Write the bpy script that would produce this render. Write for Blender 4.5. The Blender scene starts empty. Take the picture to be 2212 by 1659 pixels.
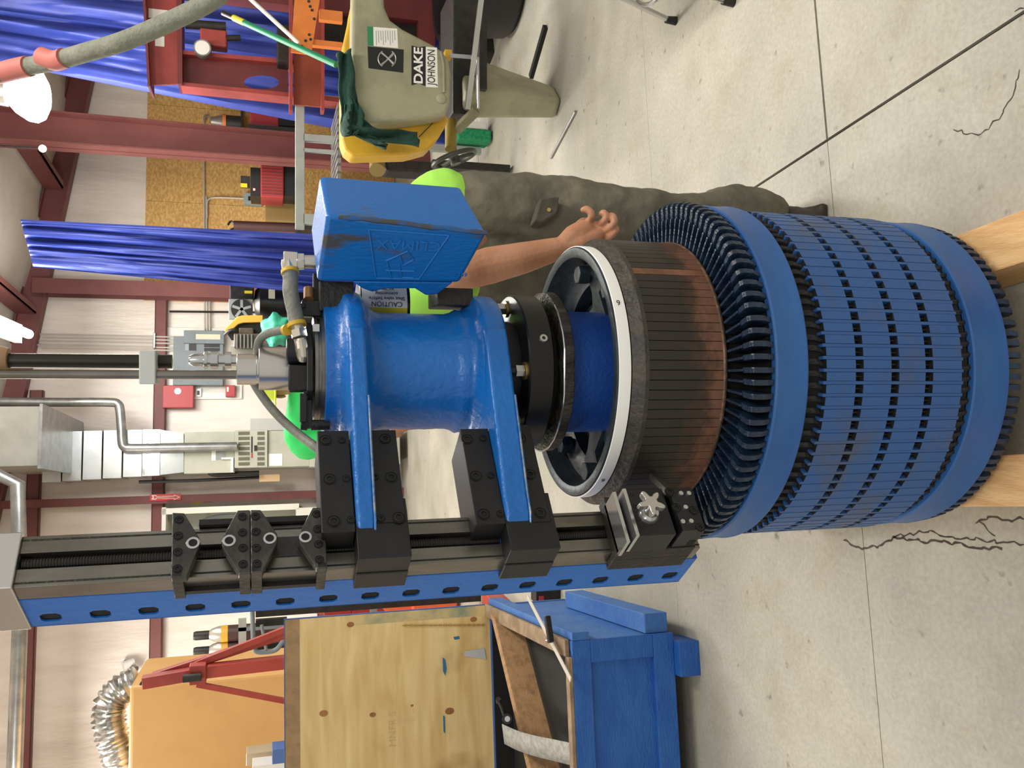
import bpy, bmesh, math, random
from mathutils import Vector, Matrix
random.seed(7)
scene = bpy.context.scene
COL = scene.collection
# ------------------------------------------------------------------ camera
FPX, CAMH, PITCH = 1850.0, 1.60, math.radians(16.0)
CS, SN = math.cos(PITCH), math.sin(PITCH)
cam_data = bpy.data.cameras.new('camera'); cam = bpy.data.objects.new('camera', cam_data); COL.objects.link(cam)
cam_data.sensor_width = 36.0; cam_data.lens = 36.0 * FPX / 2212.0; cam_data.clip_start = .05; cam_data.clip_end = 80
# the phone was held upright and the picture is stored on its side: image right is down in the room
cam.matrix_world = Matrix(((0, 1, 0, 0), (-SN, 0, -CS, 0), (-CS, 0, SN, CAMH), (0, 0, 0, 1)))
scene.camera = cam
# ------------------------------------------------------------------ world, light, exposure
world = bpy.data.worlds.new('world'); scene.world = world; world.use_nodes = True
bg = world.node_tree.nodes['Background']; bg.inputs[0].default_value = (1.0, .965, .91, 1); bg.inputs[1].default_value = .62
scene.view_settings.view_transform = 'Standard'; scene.view_settings.look = 'None'
scene.view_settings.exposure = 0.1; scene.view_settings.gamma = 1.0; scene.view_settings.use_curve_mapping = False
def area(name, loc, sx, sy, watt, col=(1, .95, .87), rz=0.0):
    l = bpy.data.lights.new(name, 'AREA'); l.shape = 'RECTANGLE'; l.size = sx; l.size_y = sy; l.energy = watt; l.color = col
    o = bpy.data.objects.new(name, l); COL.objects.link(o); o.location = loc; o.rotation_euler = (0, 0, rz)
    return o
YAW = math.radians(7.8)                                   # the building turns a little left of the view
BR = Vector((math.cos(YAW), math.sin(YAW), 0)); BD = Vector((-math.sin(YAW), math.cos(YAW), 0)); ZZ = Vector((0, 0, 1))
def B(x, y, z=0.0): return BR * x + BD * y + ZZ * z
# area lights added to brighten the shop, placed as unseen ceiling strips
for i, (bx_, by_, w) in enumerate([(-2.6, 5.2, 70), (2.4, 5.0, 75), (1.6, 7.9, 110), (-2.4, 8.2, 120), (2.2, 1.6, 75), (-2.4, 1.4, 30), (0.3, -1.8, 60)]):
    area('ceiling_fill_light', B(bx_, by_, 3.95 if by_ < 6 else 3.6), .5, 2.2, w * 1.15, rz=YAW)
    up_ = area('ceiling_fill_light', B(bx_, by_, 3.97 if by_ < 6 else 3.62), .3, 2.2, w * .35, rz=YAW); up_.rotation_euler = (math.pi, 0, -YAW)  # upward twin added to brighten the roof
# ------------------------------------------------------------------ pixel rays (2212x1659 frame) used to measure positions
def ray(ix, iy):
    a = (829.5 - iy) / FPX; b = (ix - 1106.0) / FPX
    return Vector((a, CS - b * SN, -SN - b * CS))
def P(ix, iy, Y):
    r = ray(ix, iy); return Vector((0, 0, CAMH)) + r * (Y / r.y)
def F(ix, iy, z=0.0):
    r = ray(ix, iy); return Vector((0, 0, CAMH)) + r * ((z - CAMH) / r.z)
def onplane(ix, iy, o, n):
    r = ray(ix, iy); c = Vector((0, 0, CAMH)); return c + r * ((o - c).dot(n) / r.dot(n))
# ------------------------------------------------------------------ materials
MATS = {}
def srgb(h):
    if isinstance(h, str):
        h = h.lstrip('#'); v = [int(h[i:i+2], 16) / 255 for i in (0, 2, 4)]
    else: v = h
    return tuple(((c / 12.92) if c <= .04045 else ((c + .055) / 1.055) ** 2.4) for c in v) + (1,)
def mat(name, col, rough=.5, metal=0.0, col2=None, scale=6.0, lo=.4, hi=.62, bump=0.0, bscale=60.0, stretch=None, detail=5, coord='obj', spec=.5, coat=0.0):
    if name in MATS: return MATS[name]
    m = bpy.data.materials.new(name); m.use_nodes = True; MATS[name] = m
    nt = m.node_tree; b = nt.nodes['Principled BSDF']
    b.inputs['Base Color'].default_value = srgb(col); b.inputs['Roughness'].default_value = rough; b.inputs['Metallic'].default_value = metal
    b.inputs['Specular IOR Level'].default_value = spec; b.inputs['Coat Weight'].default_value = coat
    if coord == 'obj': tc = nt.nodes.new('ShaderNodeTexCoord'); vec = tc.outputs['Object']
    else: tc = nt.nodes.new('ShaderNodeNewGeometry'); vec = tc.outputs['Position']
    if stretch:
        mp = nt.nodes.new('ShaderNodeMapping'); mp.inputs['Scale'].default_value = stretch; nt.links.new(vec, mp.inputs['Vector']); vec = mp.outputs['Vector']
    if col2 is not None:
        n = nt.nodes.new('ShaderNodeTexNoise'); n.inputs['Scale'].default_value = scale; n.inputs['Detail'].default_value = detail; n.inputs['Roughness'].default_value = .62
        nt.links.new(vec, n.inputs['Vector'])
        r = nt.nodes.new('ShaderNodeValToRGB'); r.color_ramp.elements[0].position = lo; r.color_ramp.elements[1].position = hi
        r.color_ramp.elements[0].color = srgb(col); r.color_ramp.elements[1].color = srgb(col2)
        nt.links.new(n.outputs['Fac'], r.inputs['Fac']); nt.links.new(r.outputs['Color'], b.inputs['Base Color'])
    if bump:
        n2 = nt.nodes.new('ShaderNodeTexNoise'); n2.inputs['Scale'].default_value = bscale; n2.inputs['Detail'].default_value = 3
        nt.links.new(vec, n2.inputs['Vector'])
        bp = nt.nodes.new('ShaderNodeBump'); bp.inputs['Strength'].default_value = bump; bp.inputs['Distance'].default_value = .01
        nt.links.new(n2.outputs['Fac'], bp.inputs['Height']); nt.links.new(bp.outputs['Normal'], b.inputs['Normal'])
    return m
def emat(name, col, power):
    m = bpy.data.materials.new(name); m.use_nodes = True; b = m.node_tree.nodes['Principled BSDF']
    b.inputs['Base Color'].default_value = (.9, .9, .9, 1); b.inputs['Emission Color'].default_value = srgb(col); b.inputs['Emission Strength'].default_value = power
    return m
# ------------------------------------------------------------------ mesh builder
def bas(n):
    n = Vector(n).normalized(); t = Vector((0, 0, 1)) if abs(n.z) < .9 else Vector((1, 0, 0))
    u = t.cross(n).normalized(); return u, n.cross(u)
class MB:
    def __init__(s): s.v = []; s.f = []
    def add(s, vs, fs):
        k = len(s.v); s.v += [Vector(v) for v in vs]; s.f += [[i + k for i in f] for f in fs]; return s
    def fbox(s, o, ax, ay, az, A, Bq, C):
        o = Vector(o); vs = [o + ax * a + ay * b + az * c for c in C for b in Bq for a in A]
        return s.add(vs, [(0, 2, 3, 1), (4, 5, 7, 6), (0, 1, 5, 4), (2, 6, 7, 3), (0, 4, 6, 2), (1, 3, 7, 5)])
    def box(s, c, d, rz=0.0):
        ax = Vector((math.cos(rz), math.sin(rz), 0)); ay = Vector((-math.sin(rz), math.cos(rz), 0))
        return s.fbox(c, ax, ay, ZZ, (-d[0]/2, d[0]/2), (-d[1]/2, d[1]/2), (-d[2]/2, d[2]/2))
    def bar(s, p0, p1, w, h, up=ZZ):
        p0 = Vector(p0); p1 = Vector(p1); d = (p1 - p0); L = d.length; d.normalize()
        x = d.cross(up); x = x.normalized() if x.length > 1e-4 else Vector((1, 0, 0)); y = x.cross(d)
        return s.fbox(p0, x, y, d, (-w/2, w/2), (-h/2, h/2), (0, L))
    def cyl(s, p0, p1, r0, r1=None, n=20, caps=True):
        r1 = r0 if r1 is None else r1; p0 = Vector(p0); p1 = Vector(p1); u, w = bas(p1 - p0); k = len(s.v)
        for p, r in ((p0, r0), (p1, r1)):
            for i in range(n):
                a = 2 * math.pi * i / n; s.v.append(p + (u * math.cos(a) + w * math.sin(a)) * r)
        for i in range(n): j = (i + 1) % n; s.f.append([k+i, k+j, k+n+j, k+n+i])
        if caps: s.f.append([k+i for i in range(n)][::-1]); s.f.append([k+n+i for i in range(n)])
        return s
    def lathe(s, o, prof, n=48, a0=0.0, a1=2*math.pi, axis=None, closed=False):
        o = Vector(o); ax = Vector(axis).normalized() if axis is not None else ZZ
        u, w = (Vector((1, 0, 0)), Vector((0, 1, 0))) if axis is None else bas(ax)
        full = abs(a1 - a0 - 2*math.pi) < 1e-6; m = n if full else n + 1; k = len(s.v); q = len(prof)
        for i in range(m):
            a = a0 + (a1 - a0) * i / n; d = u * math.cos(a) + w * math.sin(a)
            for r, z in prof: s.v.append(o + d * r + ax * z)
        for i in range(n):
            j = (i + 1) % m
            for t in range(q - (0 if closed else 1)):
                t2 = (t + 1) % q
                s.f.append([k+i*q+t, k+j*q+t, k+j*q+t2, k+i*q+t2])
        return s
    def tube(s, pts, r, n=10, caps=True):
        pts = [Vector(p) for p in pts]; k = len(s.v); N = len(pts); u = None
        for i, p in enumerate(pts):
            t = (pts[min(i+1, N-1)] - pts[max(i-1, 0)]).normalized()
            if u is None: u, w = bas(t)
            else: u = (u - t * u.dot(t)).normalized(); w = t.cross(u)
            rr = r[i] if isinstance(r, (list, tuple)) else r
            for j in range(n):
                a = 2*math.pi*j/n; s.v.append(p + (u*math.cos(a) + w*math.sin(a)) * rr)
        for i in range(N-1):
            for j in range(n):
                j2 = (j+1) % n; s.f.append([k+i*n+j, k+i*n+j2, k+(i+1)*n+j2, k+(i+1)*n+j])
        if caps: s.f.append([k+j for j in range(n)][::-1]); s.f.append([k+(N-1)*n+j for j in range(n)])
        return s
    def prism(s, poly, ext):
        poly = [Vector(p) for p in poly]; ext = Vector(ext); n = len(poly); k = len(s.v)
        s.v += poly + [p + ext for p in poly]
        s.f.append([k+i for i in range(n)]); s.f.append([k+n+i for i in range(n)][::-1])
        for i in range(n): j = (i+1) % n; s.f.append([k+i, k+n+i, k+n+j, k+j])
        return s
    def grid(s, fn, nu, nv):
        k = len(s.v)
        for i in range(nu+1):
            for j in range(nv+1): s.v.append(Vector(fn(i/nu, j/nv)))
        for i in range(nu):
            for j in range(nv):
                a = k+i*(nv+1)+j; s.f.append([a, a+1, a+nv+2, a+nv+1])
        return s
    def sphere(s, c, r, sc=(1, 1, 1), n=14):
        c = Vector(c); prof = [(math.sin(math.pi*i/n), -math.cos(math.pi*i/n)) for i in range(n+1)]; k = len(s.v)
        s.lathe((0, 0, 0), [(max(a, 1e-4), z) for a, z in prof], 2*n)
        for i in range(k, len(s.v)): v = s.v[i]; s.v[i] = c + Vector((v.x*sc[0], v.y*sc[1], v.z*sc[2])) * r
        return s
    def mesh(s, name, m, off=None, smooth=35, recalc=True):
        me = bpy.data.meshes.new(name); off = off or Vector((0, 0, 0))
        me.from_pydata([tuple(v - off) for v in s.v], [], s.f)
        if recalc:
            bm = bmesh.new(); bm.from_mesh(me); bmesh.ops.recalc_face_normals(bm, faces=bm.faces[:]); bm.to_mesh(me); bm.free()
        if smooth:
            me.polygons.foreach_set('use_smooth', [True] * len(me.polygons)); me.set_sharp_from_angle(angle=math.radians(smooth))
        if m: me.materials.append(m)
        me.update(); return me
    def build(s, name, m, parent=None, smooth=35, bevel=0.0, segs=2, loc=None, recalc=True):
        off = rootloc(parent) if parent else (Vector(loc) if loc is not None else Vector((0, 0, 0)))
        me = s.mesh(name, m, off, smooth, recalc); o = bpy.data.objects.new(name, me); COL.objects.link(o)
        if parent: o.parent = parent
        elif loc is not None: o.location = loc
        if bevel: bev(o, bevel, segs)
        return o
def bev(o, w, segs=2):
    b = o.modifiers.new('bevel', 'BEVEL'); b.width = w; b.segments = segs; b.limit_method = 'ANGLE'; b.angle_limit = math.radians(40); b.harden_normals = False
def rootloc(o):
    v = Vector((0, 0, 0))
    while o is not None: v += o.location; o = o.parent
    return v
def thing(name, label, cat, loc=(0, 0, 0), group=None):
    o = bpy.data.objects.new(name, None); COL.objects.link(o); o.location = loc; o.empty_display_size = .1
    return tag(o, label, cat, group)
def tag(o, label, cat, group=None):
    o['label'] = label; o['category'] = cat
    if group: o['group'] = group
    return o
def struct(o, label=None):
    o['kind'] = 'structure'
    if label: o['label'] = label
    return o
def inst(name, me, parent, loc=(0, 0, 0), rz=0.0, rot=None):
    o = bpy.data.objects.new(name, me); COL.objects.link(o); o.parent = parent; o.location = loc
    o.rotation_euler = rot if rot is not None else (0, 0, rz); return o
def text(name, body, m, o, right, up, size, parent, depth=.0006, align='CENTER', bold=0.0, sx=1.0, slant=0.0):
    cu = bpy.data.curves.new(name, 'FONT'); cu.body = body; cu.size = size; cu.extrude = depth; cu.align_x = align; cu.align_y = 'CENTER'; cu.offset = bold; cu.shear = slant
    t = bpy.data.objects.new(name, cu); COL.objects.link(t)
    dg = bpy.context.evaluated_depsgraph_get(); me = bpy.data.meshes.new_from_object(t.evaluated_get(dg)); bpy.data.objects.remove(t); bpy.data.curves.remove(cu)
    right = Vector(right).normalized(); up = Vector(up); up = (up - right * up.dot(right)).normalized(); nn = right.cross(up)
    off = rootloc(parent); o = Vector(o)
    for v in me.vertices: v.co = o + right * v.co.x * sx + up * v.co.y + nn * v.co.z - off
    me.name = name; me.materials.clear(); me.materials.append(m)
    ob = bpy.data.objects.new(name, me); COL.objects.link(ob); ob.parent = parent; return ob
def pbox(mb, x0, x1, y0, y1, Y, dep):
    """a box whose near face, Y metres ahead, is as big as a measured rectangle of the photograph"""
    xm, ym = (x0+x1)/2, (y0+y1)/2
    z1 = P(x0, ym, Y).z; z0 = P(x1, ym, Y).z; X1 = P(xm, y0, Y).x; X0 = P(xm, y1, Y).x
    return mb.fbox((0, 0, 0), Vector((1, 0, 0)), Vector((0, 1, 0)), ZZ, (X0, X1), (Y, Y+dep), (z0, z1))
# ------------------------------------------------------------------ common materials
m_white = mat('white_vinyl', '#e6ddd3', .38, 0, '#d2c8bd', 1.6, .35, .7, .5, 7.0, stretch=(3, 3, .6))
m_roof = mat('roof_vinyl', '#d9d3cb', .4, 0, '#bdb6ae', 1.2, .35, .7, .6, 5.0)
m_red = mat('red_oxide_steel', '#6a3936', .55, 0, '#76433f', 3.0, .4, .7)
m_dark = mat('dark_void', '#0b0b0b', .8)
m_black = mat('black_oxide', '#131314', .42, .1, '#1c1c1f', 14, .4, .7)
m_gunk = mat('grimy_black_steel', '#1d1b19', .5, .2, '#2e2b27', 25, .4, .7, .25, 120)
m_galv = mat('galvanised_steel', '#a3a4a2', .35, .75, '#8b8d8c', 9, .4, .65)
m_alu = mat('machined_aluminium', '#c9c7c2', .27, .9)
m_chrome = mat('zinc_plate', '#c4c6c6', .2, .9)
m_steel = mat('ground_steel', '#8a877f', .28, .85, '#6b675d', 10, .4, .66, stretch=(1, 1, .35))
m_paper = mat('white_paper', '#e3e2dc', .7)
m_grey = mat('grey_paint', '#8d9491', .5, 0, '#7c8280', 8, .4, .7)
m_blk = mat('black_plastic', '#151515', .45)
# ------------------------------------------------------------------ floor: slabs with saw-cut joints
def concrete():
    m = bpy.data.materials.new('concrete'); m.use_nodes = True; nt = m.node_tree; b = nt.nodes['Principled BSDF']
    g = nt.nodes.new('ShaderNodeNewGeometry')
    def noise(sc, det, ro=.6, vec=None):
        n = nt.nodes.new('ShaderNodeTexNoise'); n.inputs['Scale'].default_value = sc; n.inputs['Detail'].default_value = det; n.inputs['Roughness'].default_value = ro
        nt.links.new(vec or g.outputs['Position'], n.inputs['Vector']); return n
    def ramp(src, p0, p1, c0, c1):
        r = nt.nodes.new('ShaderNodeValToRGB'); e = r.color_ramp.elements; e[0].position = p0; e[1].position = p1; e[0].color = c0; e[1].color = c1
        nt.links.new(src, r.inputs['Fac']); return r
    def mix(kind, f, a, bb):
        x = nt.nodes.new('ShaderNodeMix'); x.data_type = 'RGBA'; x.blend_type = kind
        if isinstance(f, float): x.inputs[0].default_value = f
        else: nt.links.new(f, x.inputs[0])
        nt.links.new(a, x.inputs[6]); nt.links.new(bb, x.inputs[7]); return x.outputs[2]
    base = ramp(noise(1.1, 6).outputs['Fac'], .32, .7, srgb('#9a998f'), srgb('#bcb9ac'))
    warm = ramp(noise(2.6, 7, .7).outputs['Fac'], .5, .78, (1, 1, 1, 1), srgb('#dccfae'))
    c = mix('MULTIPLY', .6, base.outputs[0], warm.outputs[0])
    spot = ramp(noise(17, 3, .5).outputs['Fac'], .66, .76, (1, 1, 1, 1), srgb('#a29d8f'))
    c = mix('MULTIPLY', .85, c, spot.outputs[0])
    fine = ramp(noise(70, 3, .6).outputs['Fac'], .3, .7, srgb('#dedcd6'), (1, 1, 1, 1))
    c = mix('MULTIPLY', .7, c, fine.outputs[0])
    nt.links.new(c, b.inputs['Base Color'])
    rr = nt.nodes.new('ShaderNodeMapRange'); rr.inputs[3].default_value = .38; rr.inputs[4].default_value = .68
    nt.links.new(noise(3.0, 4).outputs['Fac'], rr.inputs[0]); nt.links.new(rr.outputs[0], b.inputs['Roughness'])
    bp = nt.nodes.new('ShaderNodeBump'); bp.inputs['Strength'].default_value = .2; bp.inputs['Distance'].default_value = .006
    nt.links.new(noise(28, 6, .7).outputs['Fac'], bp.inputs['Height']); nt.links.new(bp.outputs['Normal'], b.inputs['Normal'])
    return m
m_conc = concrete()
m_joint = mat('joint_dirt', '#4a453b', .9, 0, '#2d2a25', 8, .4, .7)
floor = struct(MB().fbox((0, 0, 0), BR, BD, ZZ, (-9, 9.5), (-4, 11.2), (-.2, -.012)).build('floor', m_joint), 'grey beige concrete floor with saw cut joints')
J = F(1787, 303); jx, jy = J.dot(BR), J.dot(BD); K = F(1462, 1278); ky = K.dot(BD)
xs = [-9, jx - 3.6, jx, jx + 3.6, 9.5]; ys = [-4, jy, ky, ky + 3.0, 11.2]; g_ = .0045
for i in range(4):
    for j in range(4):
        hair = lambda y: .0008 if y == ky else (.0013 if i < 2 else g_)
        gy0, gy1 = hair(ys[j]), hair(ys[j+1])
        MB().fbox((0, 0, 0), BR, BD, ZZ, (xs[i] + g_, xs[i+1] - g_), (ys[j] + gy0, ys[j+1] - gy1), (-.012, 0)).build('slab', m_conc, floor, smooth=0)
def crack(pix, w):
    mb = MB(); pts = []
    for (x, y) in pix: pts.append(F(x, y))
    fine = []
    for a, b in zip(pts, pts[1:]):
        n = max(2, int((b - a).length / .011))
        for k in range(n): t = k / n; fine.append(a.lerp(b, t) + Vector((random.uniform(-1, 1), random.uniform(-1, 1), 0)) * .0055)
    fine.append(pts[-1]); N = len(fine)
    for i in range(N - 1):
        d = (fine[i+1] - fine[i]).normalized(); s = Vector((-d.y, d.x, 0)); w0 = w * (.35 + .65 * abs(math.sin(i * 1.7))); w1 = w * (.35 + .65 * abs(math.sin((i+1) * 1.7)))
        z = Vector((0, 0, .0006)); mb.add([fine[i] + s*w0 + z, fine[i] - s*w0 + z, fine[i+1] - s*w1 + z, fine[i+1] + s*w1 + z], [(0, 1, 2, 3)])
    return mb.build('crack', m_joint, floor, smooth=0)
crack([(1820, 1165), (1868, 1186), (1900, 1178), (1930, 1160), (1975, 1168), (2050, 1172), (2110, 1180), (2165, 1186)], .0035)
crack([(1930, 1160), (1965, 1152), (2010, 1150), (2070, 1160), (2212, 1176)], .0025)
crack([(2110, 1128), (2130, 1120), (2212, 1122)], .003); crack([(2116, 1130), (2150, 1158)], .002)
crack([(2195, 25), (2212, 18)], .002)
crack([(2205, 150), (2190, 205), (2165, 245), (2130, 285), (2100, 292), (2060, 280)], .0018)
# ------------------------------------------------------------------ back (gable) wall, roof, frames
DW = 10.6                                                    # back wall distance along the building
def W(x, y, off=0.0): return onplane(x, y, BD * (DW - off), BD)
ridge = (1000, 30); ra, rb = W(205, 184), W(30, 1000)        # the rafter line on the gable wall
slope = (ra.z - rb.z) / (ra - rb).dot(BR); rz0 = ra.z - slope * ra.dot(BR)
def roofz(bx): return rz0 + slope * bx + .02
XL, XR = -6.5, 7.6
wb = MB()
wb.prism([B(XL, DW, 0), B(XR, DW, 0), B(XR, DW, roofz(XR) + .3), B(XL, DW, roofz(XL) + .3)], BD * .15)
wall_back = struct(wb.build('wall_back', m_white, smooth=0), 'white vinyl faced back wall')
wr = MB().fbox((0, 0, 0), BR, BD, ZZ, (XR, XR + .15), (-.5, DW + .15), (0, roofz(XR) + .3)); struct(wr.build('wall_right', m_white, smooth=0))
wl = MB().fbox((0, 0, 0), BR, BD, ZZ, (XL - .15, XL), (-.5, DW + .15), (0, roofz(XL) + .3)); struct(wl.build('wall_left', m_white, smooth=0))
rf = MB()                                                    # roof insulation sags between the purlins
def rfn(u, v):
    bx = XL + (XR - XL) * u; by = -.5 + (DW + .5) * v
    ph = (bx - XL) / 1.45; return B(bx, by, roofz(bx) + .26 - .07 * abs(math.sin(math.pi * ph)))
rf.grid(rfn, 120, 4)
struct(rf.build('ceiling', m_roof, smooth=60, recalc=False), 'white sagging roof insulation between dark red purlins')
tn = [0]
def trim(mb, label, m=None, smooth=0):
    tn[0] += 1; return struct(mb.build('trim_%d' % tn[0], m or m_red, smooth=smooth), label)
def isec(mb, p0, p1, depth_dir, side, d, w, t=.012):
    """an I section from p0 to p1: web depth d along depth_dir, flange width w along side"""
    p0 = Vector(p0); p1 = Vector(p1); L = (p1 - p0)
    for c in (-1, 1): mb.prism([p0 + depth_dir*(c*d/2 - t/2) + side*(-w/2), p0 + depth_dir*(c*d/2 + t/2) + side*(-w/2), p0 + depth_dir*(c*d/2 + t/2) + side*(w/2), p0 + depth_dir*(c*d/2 - t/2) + side*(w/2)], L)
    mb.prism([p0 + depth_dir*(-d/2) - side*t/2, p0 + depth_dir*(d/2) - side*t/2, p0 + depth_dir*(d/2) + side*t/2, p0 + depth_dir*(-d/2) + side*t/2], L)
# gable rafter and wall girts
rv = (rb - ra).normalized(); nz = rv.cross(BD)
if nz.z < 0: nz = -nz
isec_ = MB(); isec(isec_, B(XR, DW - .14, roofz(XR) + .1), B(XL, DW - .14, roofz(XL) + .1), nz, BD, .24, .15); trim(isec_, 'sloping dark red rafter along the top of the back wall')
def girt(z, x0, x1, lab, h=.13, off=.1):
    mb = MB(); mb.fbox((0, 0, 0), BR, BD, ZZ, (x0, x1), (DW - off, DW - .002), (z - h/2, z - h/2 + .012)); mb.fbox((0, 0, 0), BR, BD, ZZ, (x0, x1), (DW - off, DW - .002), (z + h/2 - .012, z + h/2))
    mb.fbox((0, 0, 0), BR, BD, ZZ, (x0, x1), (DW - off, DW - off + .012), (z - h/2, z + h/2)); return trim(mb, lab)
xcol = W(300, 626).dot(BR)
girt(W(346, 900).z, XL, xcol, 'lower dark red girt along the back wall')
girt(W(78, 1000).z, XL, W(78, 845).dot(BR), 'upper dark red girt high on the back wall')
girt(W(690, 1000).z - .02, XL, xcol, 'low dark red girt behind the furnace', .12)
# purlins under the roof run toward the camera
for k in range(11):
    bx = XL + 1.45 * k
    if bx > XR - .2: continue
    mb = MB(); z = roofz(bx) + .2
    mb.fbox((0, 0, 0), BR, BD, ZZ, (bx - .012, bx + .012), (-.3, DW - .3), (z - .2, z)); mb.fbox((0, 0, 0), BR, BD, ZZ, (bx - .012, bx + .07), (-.3, DW - .3), (z - .2, z - .185))
    trim(mb, 'dark red roof purlin running under the white insulation')
# end wall post by the electrical panel, thin post by the furnace
def post(x0, x1, ytop, ybot, lab, yb, w, d, ztop=None):
    q = onplane(x0, ytop, BD * yb, BD); bx = q.dot(BR); mb = MB(); zt = ztop or roofz(bx) + .1
    isec(mb, B(bx, yb, 0), B(bx, yb, zt), BD, BR, d, w); return trim(mb, lab)
post(300, 300, 627, 627, 'dark red post left of the strip of board wall', DW - .2, .17, .2)
mb = MB(); q = W(330, 1080).dot(BR); mb.fbox((0, 0, 0), BR, BD, ZZ, (q - .045, q + .045), (DW - .2, DW - .11), (0, roofz(q))); trim(mb, 'slim dark red post carrying the arrow sign')
# the tapered frame column nearer on the right, and its rafter
cb = onplane(640, 327, BD * 8.2, BD).dot(BR); ct = onplane(0, 275, BD * 8.2, BD); mb = MB()
def tap(mb, b0, b1, z0, z1, w0, w1, yb):
    for s_ in (0, 1):
        pass
    t = .014
    A0, A1 = B(b0 - w0/2, yb, z0), B(b0 + w0/2, yb, z0); C0, C1 = B(b1 - w1/2, yb, z1), B(b1 + w1/2, yb, z1)
    mb.prism([A0, A1, C1, C0], BD * t)
    for p, q_ in ((A0, C0), (A1, C1)): mb.prism([p - BD*.1, p + BD*.1, q_ + BD*.1, q_ - BD*.1], BR * t)
tap(mb, cb, ct.dot(BR) , 0, ct.z + .4, .24, .30, 8.2); trim(mb, 'tapered dark red frame column in front of the board wall')
# ---- OSB sheets on the right half of the wall
m_osb = mat('osb', '#b38a4e', .75, 0, '#d3ac6c', 20, .4, .62, .5, 30, stretch=(1.2, 1.2, 2.2), detail=8)
x_l = W(400, 652).dot(BR); zt = W(318, 300).z; k = 0; x = x_l
while x < XR - .1:
    x2 = min(x + 1.21, XR - .02)
    MB().fbox((0, 0, 0), BR, BD, ZZ, (x + .002, x2 - .002), (DW - .03, DW - .003), (.02, zt)).build('osb_panel', m_osb, wall_back, smooth=0); x = x2
# ------------------------------------------------------------------ motor armature standing on end
AX, AY = .025, 1.68
ZB = .150                                                     # top of the timbers
def zf(v, r):                                                 # height of a ring of radius r whose near side is measured at image x = v
    p = P(v, 806, AY - r); return p.z
m_ablue = mat('armature_blue', '#235595', .42, 0, '#2d609f', 5, .35, .7, .12, 40, coord='pos', stretch=(1, 1, 2))
m_ablue2 = mat('armature_core_blue', '#2c5894', .47, 0, '#485268', 7, .50, .76, .15, 50, coord='pos', stretch=(1, 1, 1.6))
m_coil = mat('coil_varnish', '#13243a', .42, 0, '#1f3550', 30, .4, .65, .3, 90)
m_lead = mat('riser_varnish', '#14243a', .36, 0, '#263a4f', 35, .42, .7, .4, 100)
m_coild = mat('coil_dark', '#14171c', .6, 0, '#2b2a2b', 60, .45, .7, .4, 120)
m_vring = mat('commutator_band', '#302e2a', .55, 0, '#494138', 22, .42, .7, .5, 90, coord='pos')
m_cap = mat('commutator_cap', '#222b33', .45, .1, '#35424b', 12, .4, .7, .2, 60)
m_tape = mat('white_tape', '#f1f2ef', .45)
def copper():
    m = bpy.data.materials.new('worn_copper'); m.use_nodes = True; nt = m.node_tree; b = nt.nodes['Principled BSDF']
    g = nt.nodes.new('ShaderNodeNewGeometry'); sep = nt.nodes.new('ShaderNodeSeparateXYZ'); nt.links.new(g.outputs['Position'], sep.inputs[0])
    n = nt.nodes.new('ShaderNodeTexNoise'); n.inputs['Scale'].default_value = 16; n.inputs['Detail'].default_value = 8; n.inputs['Roughness'].default_value = .7; nt.links.new(g.outputs['Position'], n.inputs['Vector'])
    mr = nt.nodes.new('ShaderNodeMapRange'); mr.inputs[1].default_value = .90; mr.inputs[2].default_value = .80; nt.links.new(sep.outputs['Z'], mr.inputs[0])
    a = nt.nodes.new('ShaderNodeMath'); a.operation = 'MULTIPLY_ADD'; a.inputs[1].default_value = 1.7; a.inputs[2].default_value = -.85; nt.links.new(n.outputs['Fac'], a.inputs[0])
    s = nt.nodes.new('ShaderNodeMath'); s.operation = 'ADD'; nt.links.new(mr.outputs[0], s.inputs[0]); nt.links.new(a.outputs[0], s.inputs[1])
    r = nt.nodes.new('ShaderNodeValToRGB'); e = r.color_ramp.elements; e[0].position = .35; e[0].color = srgb('#2c2622'); e[1].position = 1.15 if False else 1.0; e[1].color = srgb('#785442')
    x = e.new(.72); x.color = srgb('#463429'); nt.links.new(s.outputs[0], r.inputs['Fac']); nt.links.new(r.outputs['Color'], b.inputs['Base Color'])
    b.inputs['Metallic'].default_value = .1; b.inputs['Roughness'].default_value = .5; return m
m_cu = copper(); m_cub = mat('bright_copper', '#9c6c52', .42, .35, '#6d4a38', 12, .4, .68, coord='pos')
arm = thing('motor_armature', 'large blue motor armature standing upright on timbers, copper commutator at its top', 'armature', (AX, AY, ZB))
A0 = Vector((AX, AY, 0)); N = 96; TP = 2 * math.pi / N
z_rim, z_t0 = zf(1336, .257), zf(1363, .258)
z_ct, z_cb = zf(1403, .274), zf(1566, .274)
z_rc = zf(1627, .358); z_b1t, z_b1b = zf(1677, .355), zf(1748, .354)
z_ck = zf(1786, .349)
packs = [(zf(a, .349), zf(b, .349)) for a, b in ((1786, 1849), (1866, 1926), (1943, 1999.5), (2016, 2078))]
z_ce = packs[-1][1]; z_b2t, z_b2b = zf(2105, .345), zf(2180, .342); z_end = z_b2b - .038
# inner bodies
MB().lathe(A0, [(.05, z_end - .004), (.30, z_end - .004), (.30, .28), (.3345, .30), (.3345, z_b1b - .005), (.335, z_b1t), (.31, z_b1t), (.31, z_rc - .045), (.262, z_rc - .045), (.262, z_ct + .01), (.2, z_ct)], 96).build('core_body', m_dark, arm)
MB().lathe(A0, [(.05, ZB), (.22, ZB), (.22, z_end), (.05, z_end)], 64).build('end_ring', m_coild, arm)
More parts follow.
